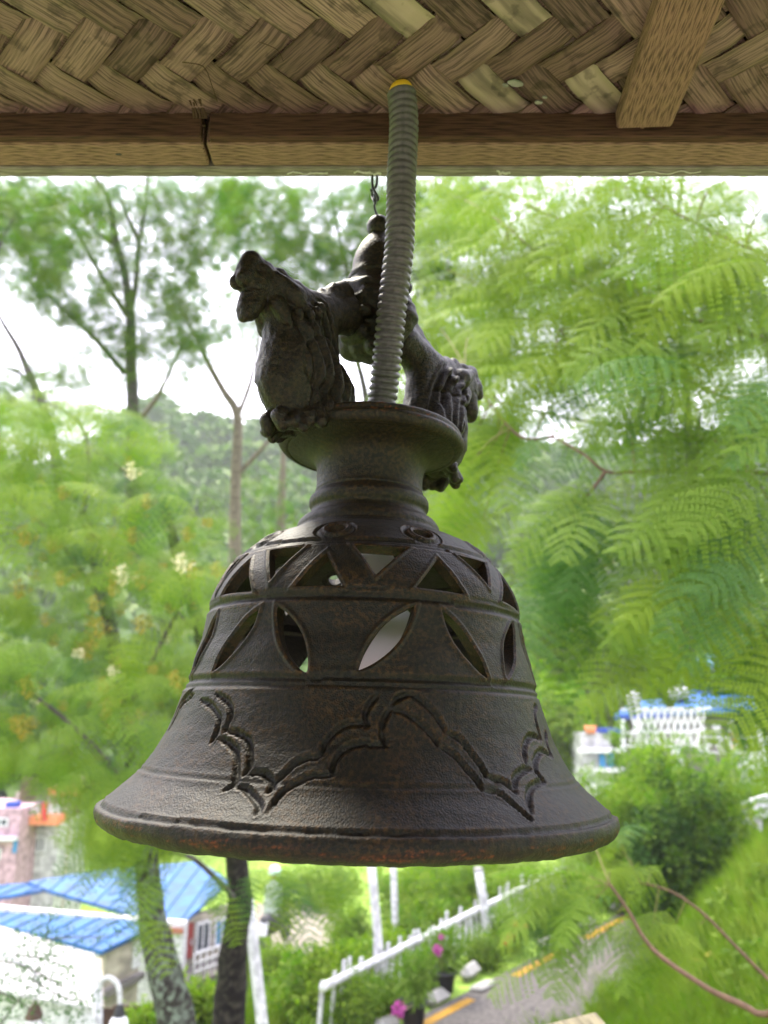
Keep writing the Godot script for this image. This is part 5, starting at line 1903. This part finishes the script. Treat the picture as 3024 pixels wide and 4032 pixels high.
	# --- houses across the valley, far left
	var pink := thing("pink_house", "pale pink rendered house at the far left edge, cut by the frame", "house")
	w = Wall.new(at(-260, 3178, 30), at(84, 3184, 30), -12.0)
	wall("wall", w, 3.0, M.pink_wall, pink)
	window(w, 0.70, 0.87, 0.32, 0.62, M.white_paint, M.glass_dark, pink, 1)
	window(w, 0.72, 0.83, 1.36, 1.72, M.white_paint, M.glass_dark, pink, 1)
	window(w, 0.40, 0.58, 0.32, 0.66, M.white_paint, M.glass_dark, pink, 1)
	st = tool_()
	plate(st, w, -0.02, 1.0, 0.94, 1.05, 0.35, 0.35)
	build("ledge", st, M.white_paint, pink)
	st = tool_()
	plate(st, w, 0.955, 1.0, 0.95, 1.5, 0.04, 0.03)
	build("drainpipe", st, M.pale_blue, pink)
	st = tool_()
	box(st, at(52, 3170, 30.4), Vector3(0.42, 0.26, 0.4), Basis(), 0.03)
	build("water_tank", st, M.deep_blue, pink)
	var orange := thing("orange_banded_house", "white house with orange bands, a red balcony pillar and a barred window, far left", "house")
	w = Wall.new(at(84, 3062, 32), at(250, 3062, 32), -12.0)
	wall("wall", Wall.new(at(84, 3240, 31.6), at(236, 3240, 31.6), -12.0), 3.0, M.white_sheet, orange)
	wall("upper_wall", w, 2.4, M.brown_wall, orange)
	st = tool_()
	box(st, at(175, 3125, 31.9), Vector3(0.6, 0.9, 0.1))
	build("door", st, M.grey_wall, orange)
	wall("side_wall", Wall.new(at(222, 3125, 31.7), at(290, 3125, 32.6), -12.0), 2.0, M.cream, orange)
	st = tool_()
	box(st, at(280, 3108, 32.0), Vector3(1.25, 0.34, 1.4), Basis())
	build("orange_canopy", st, M.orange_paint, orange)
	st = tool_()
	box(st, at(270, 3076, 32.2), Vector3(1.0, 0.28, 1.0), Basis())
	build("parapet", st, M.cream, orange)
	st = tool_()
	box(st, at(165, 3225, 31.2), Vector3(1.55, 0.30, 0.9), Basis())
	build("orange_band", st, M.orange_paint, orange)
	st = tool_()
	box(st, at(176, 3195, 30.7), Vector3(0.16, 0.62, 0.16))
	build("red_pillar", st, M.red_paint, orange)
	railing(orange, at(100, 3212, 30.75), at(232, 3212, 30.75), 0.34, 7, 0.022, M.white_paint, 3)
	var low := Wall.new(at(84, 3240, 31.56), at(236, 3240, 31.56), -12.0)
	window(low, 0.28, 0.72, 0.48, 1.05, M.white_paint, M.glass_dark, orange, 6)
	st = tool_(true)
	var arch := []
	for k in 9:
		var g := PI * k / 8.0
		arch.append(low.p(0.5 - 0.30 * cos(g), 0.52 - 0.26 * sin(g), 0.06))
	rod(st, arch, 0.05, 0.05, 6, 2)
	build("arch_moulding", st, M.white_paint, orange, true)
	# --- right: blue and white buildings at eye level
	var pav := thing("blue_roofed_pavilion", "grey-walled pavilion with a deep blue roof behind the white zigzag railing, right", "house")
	roof("roof", [[2418, 2816, 24.4], [2640, 2808, 24.0], [2600, 2752, 26.0], [2492, 2762, 26.2]], M.blue_roof, pav, 0.1)
	roof("roof", [[2640, 2806, 24.2], [2990, 2790, 23.6], [2960, 2708, 26.4], [2690, 2714, 26.4]], M.blue_roof, pav, 0.1)
	roof("fascia", [[2418, 2818, 24.38], [2640, 2810, 23.98], [2640, 2822, 23.98], [2418, 2832, 24.38]], M.deep_blue, pav, 0.02)
	w = Wall.new(at(2446, 2834, 24.9), at(2880, 2820, 24.4), -3.0)
	wall("wall", w, 2.0, M.grey_wall, pav)
	window(w, 0.16, 0.30, 0.12, 0.62, M.white_paint, M.glass_dark, pav, 1)
	window(w, 0.46, 0.60, 0.12, 0.62, M.white_paint, M.glass_dark, pav, 1)
	for x in [2450, 2508, 2878]:
		st = tool_()
		beam(st, at(x, 2836, 24.2), at(x + 4, 2960, 24.0), 0.12, 0.12)
		build("column", st, M.white_paint, pav)
	var upper := thing("light_blue_roofed_house", "small white house with a light blue roof above the pavilion, right", "house")
	roof("roof", [[2704, 2652, 30.0], [2812, 2622, 29.4], [2806, 2566, 31.5], [2716, 2604, 31.8]], M.pale_blue, upper, 0.1)
	wall("wall", Wall.new(at(2722, 2652, 30.3), at(2796, 2632, 29.9), -2.0), 1.6, M.white_paint, upper)
	wall("wall", Wall.new(at(2800, 2628, 30.2), at(2960, 2650, 31.0), -2.0), 1.6, M.white_paint, upper)
	for q in [[2496, 2766, 24.6, 0.20, 0.62, "tall white water tank on the left end of the pavilion roof"], [2672, 2728, 25.6, 0.30, 0.38, "squat white water tank on the pavilion roof behind leaves"]]:
		var tank := thing("water_tank", q[5], "water tank", at(q[0], q[1], q[2]) - UP * q[4] * 0.5, "white water tanks")
		st = tool_(true)
		lathe(st, [Vector2(0.01, 0), Vector2(q[3], 0), Vector2(q[3], q[4] * 0.8), Vector2(q[3] * 0.8, q[4] * 0.95), Vector2(q[3] * 0.3, q[4]), Vector2(0.01, q[4])], 18)
		build("tank", st, M.white_sheet, tank, true)
		st = tool_(true)
		lathe(st, [Vector2(q[3] * 0.3, q[4] * 0.99), Vector2(q[3] * 0.3, q[4] * 1.08), Vector2(0.01, q[4] * 1.09)], 12)
		build("lid", st, M.white_paint, tank, true)
	# zigzag railing
	var zig := thing("zigzag_railing", "white railing of slanting crossed bars in front of the blue-roofed pavilion", "railing")
	for k in 11:
		for s in [-1, 1]:
			st = tool_()
			var x := 2500.0 + k * 26.0
			beam(st, at(x + 22 * s, 2792, 22.0 + 0.02 * s), at(x - 22 * s, 2930, 22.0 + 0.02 * s), 0.06, 0.05)
			build("slat", st, M.white_paint, zig)
	for y in [2884, 2790, 2936]:
		st = tool_()
		beam(st, at(2444, y + 2, 21.9), at(2800, y - 2, 21.9), 0.05, 0.05)
		build("rail", st, M.white_paint, zig)
	# lilac balcony block
	var block := thing("lilac_balcony", "pale lilac balcony block with white ledges and a blue band, right of the bell", "balcony")
	w = Wall.new(at(2288, 2888, 22.0), at(2404, 2884, 22.0), -4.0)
	wall("wall", w, 1.4, M.white_sheet, block)
	for q in [[2956, 0.35], [3032, 0.2]]:
		st = tool_()
		beam(st, at(2278, q[0], 21.7), at(2452, q[0] - 2, 21.7), 0.4, 0.10)
		build("ledge", st, M.white_paint, block)
	for q in [[2372, 3000], [2404, 2994]]:
		st = tool_()
		box(st, at(q[0], q[1], 21.8), Vector3(0.16, 0.42, 0.06))
		build("shutter", st, M.pale_blue, block)
	st = tool_()
	box(st, at(2396, 2876, 22.1), Vector3(0.55, 0.12, 0.5))
	build("blue_band", st, M.deep_blue, block)
	var pot := thing("orange_flowerpot", "orange flowerpot standing on the lilac balcony", "flower pot", at(2326, 2888, 21.9))
	st = tool_(true)
	lathe(st, [Vector2(0.01, 0), Vector2(0.13, 0), Vector2(0.17, 0.2), Vector2(0.14, 0.2), Vector2(0.01, 0.18)], 14)
	build("pot", st, M.orange_paint, pot, true)
	var puff := stuff(put("foliage", spray_mesh(40, 0.10, 0.07, 0.3, 66), M.leaf_mid, pot))
	puff.position.y = 0.24
	# lattice, posts, railings
	var lat := thing("cream_lattice", "cream lattice screen with two curled ends on the slope at right", "lattice")
	for k in 5:
		st = tool_()
		beam(st, at(2326, 2684 + k * 19, 34), at(2442, 2684 + k * 19, 34), 0.05, 0.05)
		build("bar", st, M.cream, lat)
	for k in 6:
		st = tool_()
		beam(st, at(2326 + k * 23, 2678, 34.05), at(2330 + k * 23, 2800, 34.05), 0.05, 0.05)
		build("bar", st, M.cream, lat)
	for x in [2362, 2420]:
		st = tool_(true)
		var curl := []
		for k in 12:
			var g := 5.2 * k / 11.0
			curl.append(at(x + cos(g) * 12, 2768 + sin(g) * 12, 33.5))
		rod(st, curl, 0.035, 0.035, 6, 2)
		build("curl", st, M.cream, lat, true)
	var posts := thing("white_post_fence", "row of leaning white posts on a thin rail at the right edge, below the houses", "fence")
	for q in [[2770, 2862], [2812, 2850], [2826, 2852], [2872, 2900], [2896, 2930], [2908, 2950], [2986, 2860], [3004, 2900], [3040, 2880], [2750, 2870]]:
		st = tool_()
		beam(st, at(q[0], q[1], 17.0), at(q[0] + rnd(4, 18), q[1] + rnd(90, 130), 17.0), 0.07, 0.06)
		build("post", st, M.white_paint, posts)
	for q in [[2962, 2968], [2900, 2905]]:
		st = tool_()
		beam(st, at(2740, q[0], 17.05), at(3100, q[1], 17.05), 0.05, 0.04)
		build("rail", st, M.white_paint, posts)
	st = tool_()
	beam(st, at(2880, 2890, 17.2), at(2890, 2960, 17.2), 0.16, 0.12)
	tag(build("rusty_board", st, M.orange_paint), "upright rusty orange board between the white posts at right", "board")
	var rails := thing("white_railing", "white three-bar railing section at the right edge beside the bushes", "railing")
	for q in [[2912, 3170, 3070, 3120], [2914, 3205, 3070, 3152], [2918, 3240, 3070, 3186]]:
		st = tool_()
		beam(st, at(q[0], q[1], 11.5), at(q[2], q[3], 11.5), 0.06, 0.06)
		build("rail", st, M.white_paint, rails)
	for x in [2922, 2984, 3046]:
		st = tool_()
		beam(st, at(x, 3166 - (x - 2922) * 0.3, 11.55), at(x + 6, 3290 - (x - 2922) * 0.3, 11.55), 0.06, 0.06)
		build("post", st, M.white_paint, rails)
	var rails2 := thing("white_railing", "broken lower piece of white railing half hidden by the dark bush at right", "railing")
	for q in [[2866, 3222, 2930, 3210], [2872, 3258, 2960, 3244]]:
		st = tool_()
		beam(st, at(q[0], q[1], 11.8), at(q[2], q[3], 11.8), 0.07, 0.06)
		build("rail", st, M.white_paint, rails2)
	for x in [2870, 2904]:
		st = tool_()
		beam(st, at(x, 3200, 11.85), at(x + 4, 3290, 11.85), 0.06, 0.06)
		build("post", st, M.white_paint, rails2)
	var little := thing("low_white_fence", "short white picket section behind feathery leaves, right of the bell's rim", "fence")
	for k in 10:
		st = tool_()
		beam(st, at(2316 + k * 11, 3290 + (k % 3) * 6, 14.5), at(2320 + k * 11 + rnd(-4, 4), 3350, 14.5), 0.05, 0.03)
		build("picket", st, M.white_paint, little)
	st = tool_()
	beam(st, at(2300, 3330, 14.45), at(2440, 3300, 14.45), 0.04, 0.04)
	build("rail", st, M.white_paint, little)
	# --- terrace with a rider on a scooter
	st = tool_()
	var h := -5.0
	slab(st, [gp(1000, 3790, h), gp(1010, 3560, h), gp(1290, 3520, h), gp(1350, 3545, h), gp(1300, 3720, h), gp(1235, 3900, h), gp(1000, 3930, h)], UP * -1.6)
	structure(build("terrace", st, M.concrete))
	scooter(gp(1068, 3742, h))


func scooter(foot: Vector3):
	var turn := Basis(UP, deg_to_rad(-14.0))
	var bike := thing("scooter", "dark motor scooter seen from behind on the pale terrace", "scooter", foot)
	bike.basis = turn
	var parts := limbs_mesh([[0, 620, 330, 0, 560, -120, 150, 190, 80], [0, 560, -120, 0, 480, -330, 190, 120, 80], [0, 420, 0, 0, 330, -560, 110, 90, 80], [0, 330, -560, 0, 840, -700, 90, 110, 80], [0, 840, -700, 0, 930, -650, 110, 90, 60]], Vector3(-0.3, 0.1, -0.95), Vector3(0.3, 1.15, 0.62), 0.03, false, func(_p): return 0.0)
	put("body", parts, M.black_rubber, bike)
	for z in [0.36, -0.82]:
		var st := tool_(true)
		var ring := PackedVector3Array()
		for k in 25:
			ring.append(Vector3(0, 0.24 + 0.19 * cos(TAU * k / 24.0), z + 0.19 * sin(TAU * k / 24.0)))
		tube(st, ring, func(_t, _a): return 0.055, 8, false)
		var tyre := build("wheel", st, M.black_rubber, bike, true)
		st = tool_(true)
		rod(st, [Vector3(-0.03, 0.24, z), Vector3(0.03, 0.24, z)], 0.13, 0.13, 14, 1)
		build("rim", st, M.grey_wall, tyre, true)
	var st := tool_()
	box(st, Vector3(0, 0.52, 0.50), Vector3(0.20, 0.26, 0.02), Basis(Vector3.RIGHT, -0.3), 0.02)
	build("number_plate", st, M.white_paint, bike)
	st = tool_(true)
	rod(st, [Vector3(-0.34, 1.02, -0.55), Vector3(0, 1.0, -0.62), Vector3(0.34, 1.02, -0.55)], 0.022, 0.022, 7, 3)
	build("handlebar", st, M.black_rubber, bike, true)
	var man := thing("person", "person in a pale green shirt and mint helmet riding the scooter, seen from behind", "person", foot)
	man.basis = turn
	var body := [[0, 800, 60, 0, 1150, -40, 150, 165, 60], [0, 1150, -40, 0, 1270, -40, 150, 80, 60], [0, 1300, -50, 0, 1450, -60, 60, 55, 20], [0, 1470, -70, 0, 1500, -70, 98, 98, 20],
		[0, 1475, -165, 0, 1465, -172, 18, 14, 10], [85, 1480, -72, 88, 1470, -70, 20, 18, 8],
		[150, 1240, -40, 250, 980, -120, 52, 44, 30], [250, 980, -120, 260, 1010, -460, 42, 32, 20], [262, 1015, -480, 262, 1020, -540, 32, 24, 10], [90, 800, 30, 190, 720, -380, 88, 66, 40], [190, 720, -380, 150, 330, -330, 62, 44, 30], [150, 330, -330, 150, 290, -450, 44, 34, 20]]
	put("body", limbs_mesh(body, Vector3(-0.42, 0.2, -0.7), Vector3(0.42, 1.68, 0.3), 0.022, true, func(_p): return 0.0), M.skin, man)
	put("shirt", limbs_mesh([[0, 790, 65, 0, 1150, -38, 178, 185, 60], [0, 1150, -38, 0, 1260, -40, 172, 100, 60], [150, 1240, -40, 225, 1050, -95, 68, 66, 30]], Vector3(-0.36, 0.56, -0.34), Vector3(0.36, 1.45, 0.34), 0.022, true, func(p): return 0.006 * fuzz.get_noise_3d(p.x * 9.0, p.y * 9.0, p.z * 9.0)), M.shirt, man)
	put("trousers", limbs_mesh([[0, 790, 60, 60, 790, 20, 150, 130, 60], [90, 800, 30, 190, 722, -378, 104, 82, 40], [190, 722, -378, 152, 370, -335, 78, 62, 30]], Vector3(-0.36, 0.28, -0.52), Vector3(0.36, 1.0, 0.3), 0.024, true, func(_p): return 0.0), M.grey_wall, man)
	st = tool_(true)
	var shell := []
	for k in 9:
		var g := lerpf(0.0, PI * 0.62, k / 8.0)
		shell.append(Vector2(maxf(0.135 * sin(g), 0.001), 1.515 + 0.135 * cos(g)))
	shell.reverse()
	lathe(st, shell, 20, Transform3D(Basis(), Vector3(0, 0, -0.065)))
	build("helmet", st, M.mint, man, true)


# ------------------------------------------------------------------ low growth
func bush(called: String, label: String, c: Vector3, r: Vector3, n: int, mesh: Mesh, m: Material, group: String, size := 1.0):
	var foot := ground_at(c.x, c.z)
	if c.y - r.y > foot and c.z > -20.0:                  # a bush reaches down to the ground
		var top := c.y + r.y
		n = int(n * (top - foot) / (2.0 * r.y))
		r.y = (top - foot) * 0.5
		c.y = foot + r.y
	var root := thing(called, label, "bush", Vector3(c.x, c.y - r.y, c.z), group)
	var where := []
	for k in n:
		var d := Vector3(rng.randfn(), rng.randfn(), rng.randfn()).normalized() * pow(rng.randf(), 0.45)
		var bump := 1.0 + 0.5 * fuzz.get_noise_3d(d.x * 1.8 + c.x, d.y * 1.8, d.z * 1.8 + c.z)
		where.append(Transform3D(Basis(wild(UP, 1.0), rnd(0, TAU)).scaled(Vector3.ONE * rnd(0.6, 1.2) * size), Vector3(d.x * r.x, r.y + d.y * r.y, d.z * r.z) * bump))
	stuff(scatter("foliage", mesh, m, where.slice(0, n * 2 / 3), root))
	stuff(scatter("foliage", mesh, M.leaf_mid if m != M.leaf_mid else M.leaf_young, where.slice(n * 2 / 3), root))
	for k in 3:
		limb("stem", root, [Vector3(rnd(-0.1, 0.1), -0.3, rnd(-0.1, 0.1)), Vector3(rnd(-0.2, 0.2), r.y * 0.6, rnd(-0.2, 0.2)), Vector3(rnd(-0.5, 0.5) * r.x, r.y * 1.3, rnd(-0.5, 0.5) * r.z)], 0.02, 0.008, M.bark_grey, 6)


func undergrowth():
	var leaf := spray_mesh(46, 0.16, 0.085, 0.24, 81)
	var fine := spray_mesh(60, 0.13, 0.045, 0.26, 82)
	# bushes between the lane and the houses at right
	for q in [
		[2510, 3030, 15.0, 0.50, 0.42, 1, "mid-green bush left of the white post, under the lilac balcony"], [2580, 3010, 14.0, 0.5, 0.4, 1, "dark green bush behind the white post at right"], [2650, 3110, 12.0, 0.5, 0.36, 0, "bright green bush just right of the white post"],
		[2800, 3100, 12.5, 0.55, 0.36, 0, "round light green bush below the white leaning posts"], [2960, 3080, 13.0, 0.6, 0.4, 1, "green bush at the right edge under the rail"], [2480, 3130, 13.0, 0.55, 0.45, 0, "yellowish bush right of the bell's rim"],
		[2330, 3200, 14.0, 0.7, 0.5, 0, "pale green bush touching the bell's rim at right"], [2700, 3230, 11.0, 0.46, 0.28, 2, "large dark bush with deep shadow put into its leaf colour at right, above the grass"], [2590, 3260, 11.0, 0.42, 0.34, 2, "small dark bush left of the large dark one"],  # the large dark bush has its shadowed hollow painted by dark leaves
		[2820, 3180, 11.4, 0.55, 0.42, 1, "bush between the dark bush and the white railing"], [2180, 2900, 24.0, 1.1, 1.6, 0, "tall yellow-green shrub beside the bell's right flank"], [2230, 2600, 30.0, 2.0, 1.8, 3, "olive shrub on the slope above the lilac balcony"],
		[2420, 2850, 27.0, 1.3, 0.9, 3, "olive bush behind the cream lattice"], [2900, 2780, 27.0, 1.6, 1.4, 2, "dark tree-like bush between the two blue roofs"], [2560, 2640, 31.0, 2.0, 1.5, 1, "broad green bush above the white water tanks"]]:
		var c := at(q[0], q[1], q[2])
		bush("bush", q[6], c, Vector3(q[3], q[4], q[3]), int(150 * q[3] * clampf(q[3], 0.8, 1.3)) + 60, leaf, [M.leaf_young, M.leaf_mid, M.leaf_dark, M.leaf_far][q[5]], "bushes on the right slope", 1.0 if q[2] < 20 else 2.4)
	# planting along the fence
	var k := 0
	for q in [[-0.45, -0.55, 0.28, "leafy plant at the bottom edge left of the magenta flower"], [0.25, -1.15, 0.24, "leafy plant in front of the left end of the picket fence"], [0.0, -0.55, 0.22, "leafy plant between the pots and the picket rail"], [0.9, -0.6, 0.2, "leafy plant behind the pink bloom"], [1.9, -0.5, 0.2, "low reddish-green plant by the white block"], [2.6, -0.6, 0.18, "plant at the foot of the white fence post"], [3.6, -0.62, 0.32, "bright plant beside the red flowers"], [4.5, -0.55, 0.24, "yellow-green plant under the feathery branch"], [5.5, -0.7, 0.34, "farthest plant along the picket fence"],
		[-0.3, -1.15, 0.40, "large green shrub at the bottom edge right of the tall white pole"], [0.7, -1.5, 0.3, "shrub behind the left end of the picket fence"], [1.5, -1.8, 0.34, "shrub behind the picket rail by the white pole"], [3.0, -2.3, 0.5, "shrub behind the middle of the picket fence"], [5.2, -2.4, 0.6, "shrub behind the far pickets"], [4.6, -3.2, 0.8, "broad yellowish shrub on the bank below the bell's mouth"], [7.4, -3.6, 1.0, "broad green shrub on the bank behind the fence post"], [5.6, -4.2, 0.9, "shrub on the bank behind the far fence end"]]:
		var c := lane_at(q[0], q[1], 0.0)
		c.y = ground_at(c.x, c.z) + q[2] * 0.75
		bush("border_plant", q[3], c, Vector3(q[2], q[2] * 0.8, q[2]), int(60 + 190 * q[2]), fine if k < 9 else leaf, [M.leaf_mid, M.leaf_young, M.leaf_mid, M.leaf_young][k % 4], "plants beside the picket fence")
		k += 1
	# plants low on the left, between trunks and house
	for q in [[560, 4090, 8.6, 0.22, 0.2, 0, "yellow-green plant at the bottom edge by the brown fence"], [640, 4060, 8.4, 0.24, 0.3, 0, "lime plant at the foot of the lichen-spotted trunk"], [780, 4010, 8.8, 0.20, 0.26, 0, "lime plant between the two trunks"], [1080, 3830, 13.6, 0.30, 0.30, 0, "yellow-green plant in front of the scooter"], [1090, 3990, 10.5, 0.34, 0.36, 1, "green shrub beside the foot of the tall white pole"], [1260, 3990, 9.4, 0.46, 0.36, 1, "green shrub right of the tall white pole"], [960, 3780, 14.5, 0.25, 0.4, 0, "small plant beside the dark mossy trunk"], [1390, 3680, 15.5, 0.36, 0.5, 1, "green shrub at the right edge of the terrace"], [1250, 3480, 22.0, 1.3, 0.7, 0, "pale green shrub behind the terrace"], [1700, 3460, 22.0, 1.6, 0.9, 0, "bright green shrub under the bell's rim, behind the fence"]]:
		var c := at(q[0], q[1], q[2])
		bush("shrub", q[6], c, Vector3(q[3], q[4], q[3]), int(130 * q[3]) + 60, leaf, [M.leaf_young, M.leaf_mid][q[5]], "shrubs low on the left", 1.0)
	# fine-leaved twigs in the lower left corner
	var root := thing("fine_leaved_shrub", "thin dark twigs with tiny leaves in front of the white canopy, lower left corner", "shrub")
	var bits := []
	for t in [[[-80, 4150, 3.0], [40, 3980, 3.0], [130, 3860, 3.05], [180, 3700, 3.1], [200, 3600, 3.15]], [[-80, 4150, 3.0], [0, 3900, 3.0], [60, 3760, 3.05], [150, 3680, 3.1]], [[-60, 3780, 2.9], [80, 3800, 3.0], [220, 3870, 3.0], [340, 3950, 3.1]], [[-60, 3880, 2.9], [100, 3960, 3.0], [200, 4060, 3.0]], [[60, 3760, 3.05], [200, 3780, 3.1], [330, 3840, 3.1]], [[130, 3860, 3.05], [260, 3930, 3.1], [350, 3940, 3.1]], [[180, 3700, 3.1], [300, 3690, 3.2], [420, 3690, 3.3]]]:
		var path := px(t)
		limb("twig", root, path, 0.0028, 0.0012, M.bark_grey, 6)
		var line := smooth_path(path, 16)
		for p in line:
			if rng.randf() < 0.55:
				bits.append(Transform3D(Basis(wild(UP, 1), rnd(0, TAU)).scaled(Vector3.ONE * rnd(0.5, 1.0)), p + Vector3(rnd(-1, 1), rnd(-1, 1), rnd(-1, 1)) * 0.05))
	stuff(scatter("foliage", spray_mesh(13, 0.045, 0.018, 0.26, 91), M.leaf_deep, bits, root))
	# grass on the bank, one mass of tufts
	var v := PackedVector3Array()
	var n := PackedVector3Array()
	var c := PackedColorArray()
	var idx := PackedInt32Array()
	var g := RandomNumberGenerator.new()
	g.seed = 17
	for i in 16:
		var a := g.randf() * TAU
		var lean := Vector3(cos(a), 0, sin(a))
		var o := lean * g.randf() * 0.05
		var h := g.randf_range(0.10, 0.26)
		var wide := lean.cross(UP) * g.randf_range(0.003, 0.006)
		var at_ := v.size()
		v.append_array(PackedVector3Array([o - wide, o + wide, o + lean * h * 0.25 + UP * h * 0.6 + wide * 0.8, o + lean * h * 0.25 + UP * h * 0.6 - wide * 0.8, o + lean * h * 0.75 + UP * h * 0.92]))
		var tone := Color(1, 1, 1).lerp(Color(1.0, 0.88, 0.6), g.randf() * 0.8)
		for w in 5:
			n.append((UP * 0.6 + lean).normalized())
			c.append(tone)
		if (v[at_ + 2] - v[at_]).cross(v[at_ + 1] - v[at_]).dot(lean) > 0:
			idx.append_array(PackedInt32Array([at_, at_ + 1, at_ + 2, at_, at_ + 2, at_ + 3, at_ + 3, at_ + 2, at_ + 4]))
		else:
			idx.append_array(PackedInt32Array([at_, at_ + 2, at_ + 1, at_, at_ + 3, at_ + 2, at_ + 3, at_ + 4, at_ + 2]))
	var tuft := arrays_mesh(v, n, c, PackedVector2Array(), idx)
	var where := []
	var tints := []
	for i in 64:
		tints.append(Color(0.62, 0.8, 0.6).lerp(Color(1.0, 0.95, 0.75), rng.randf()))
	while where.size() < 26000:
		var x := rnd(-4.0, 9.0)
		var z := rnd(-17.0, -2.6)
		var s := (x - 0.43) * 0.779 + (z + 8.75) * 0.627
		if s > -1.2 and s < 1.2 + 0.4 * fuzz.get_noise_2d(x, z):
			continue
		if s < -1.2 and rng.randf() < 0.5:
			continue
		where.append(Transform3D(Basis(UP, rnd(0, TAU)).scaled(Vector3.ONE * rnd(0.6, 1.5)), Vector3(x, ground_at(x, z) - 0.01, z)))
	# broad-leaved weeds among it
	var weed := spray_mesh(26, 0.13, 0.10, 0.28, 85)
	for pick in [[M.leaf_young, 500], [M.leaf_mid, 500], [M.flower_ochre, 40]]:
		var spots := []
		while spots.size() < pick[1]:
			var x := rnd(0.5, 8.0)
			var z := rnd(-15.0, -2.6)
			if (x - 0.43) * 0.779 + (z + 8.75) * 0.627 > 1.35 and fuzz.get_noise_2d(x * 0.9, z * 0.9) > -0.1:
				spots.append(Transform3D(Basis(UP, rnd(0, TAU)).scaled(Vector3(1, 0.8, 1) * rnd(0.5, 1.3)), Vector3(x, ground_at(x, z) + 0.07, z)))
		stuff(tag(scatter("weeds", weed, pick[0], spots), {M.leaf_young: "bright yellow-green broad-leaved weeds scattered in the bank grass", M.leaf_mid: "mid-green broad-leaved weeds scattered in the bank grass", M.flower_ochre: "dry ochre weeds scattered in the bank grass"}[pick[0]], "weeds"))
	stuff(tag(scatter("grass", tuft, M.grass, where, self, tints), "unmown yellow-green grass on the bank beside the lane", "grass"))
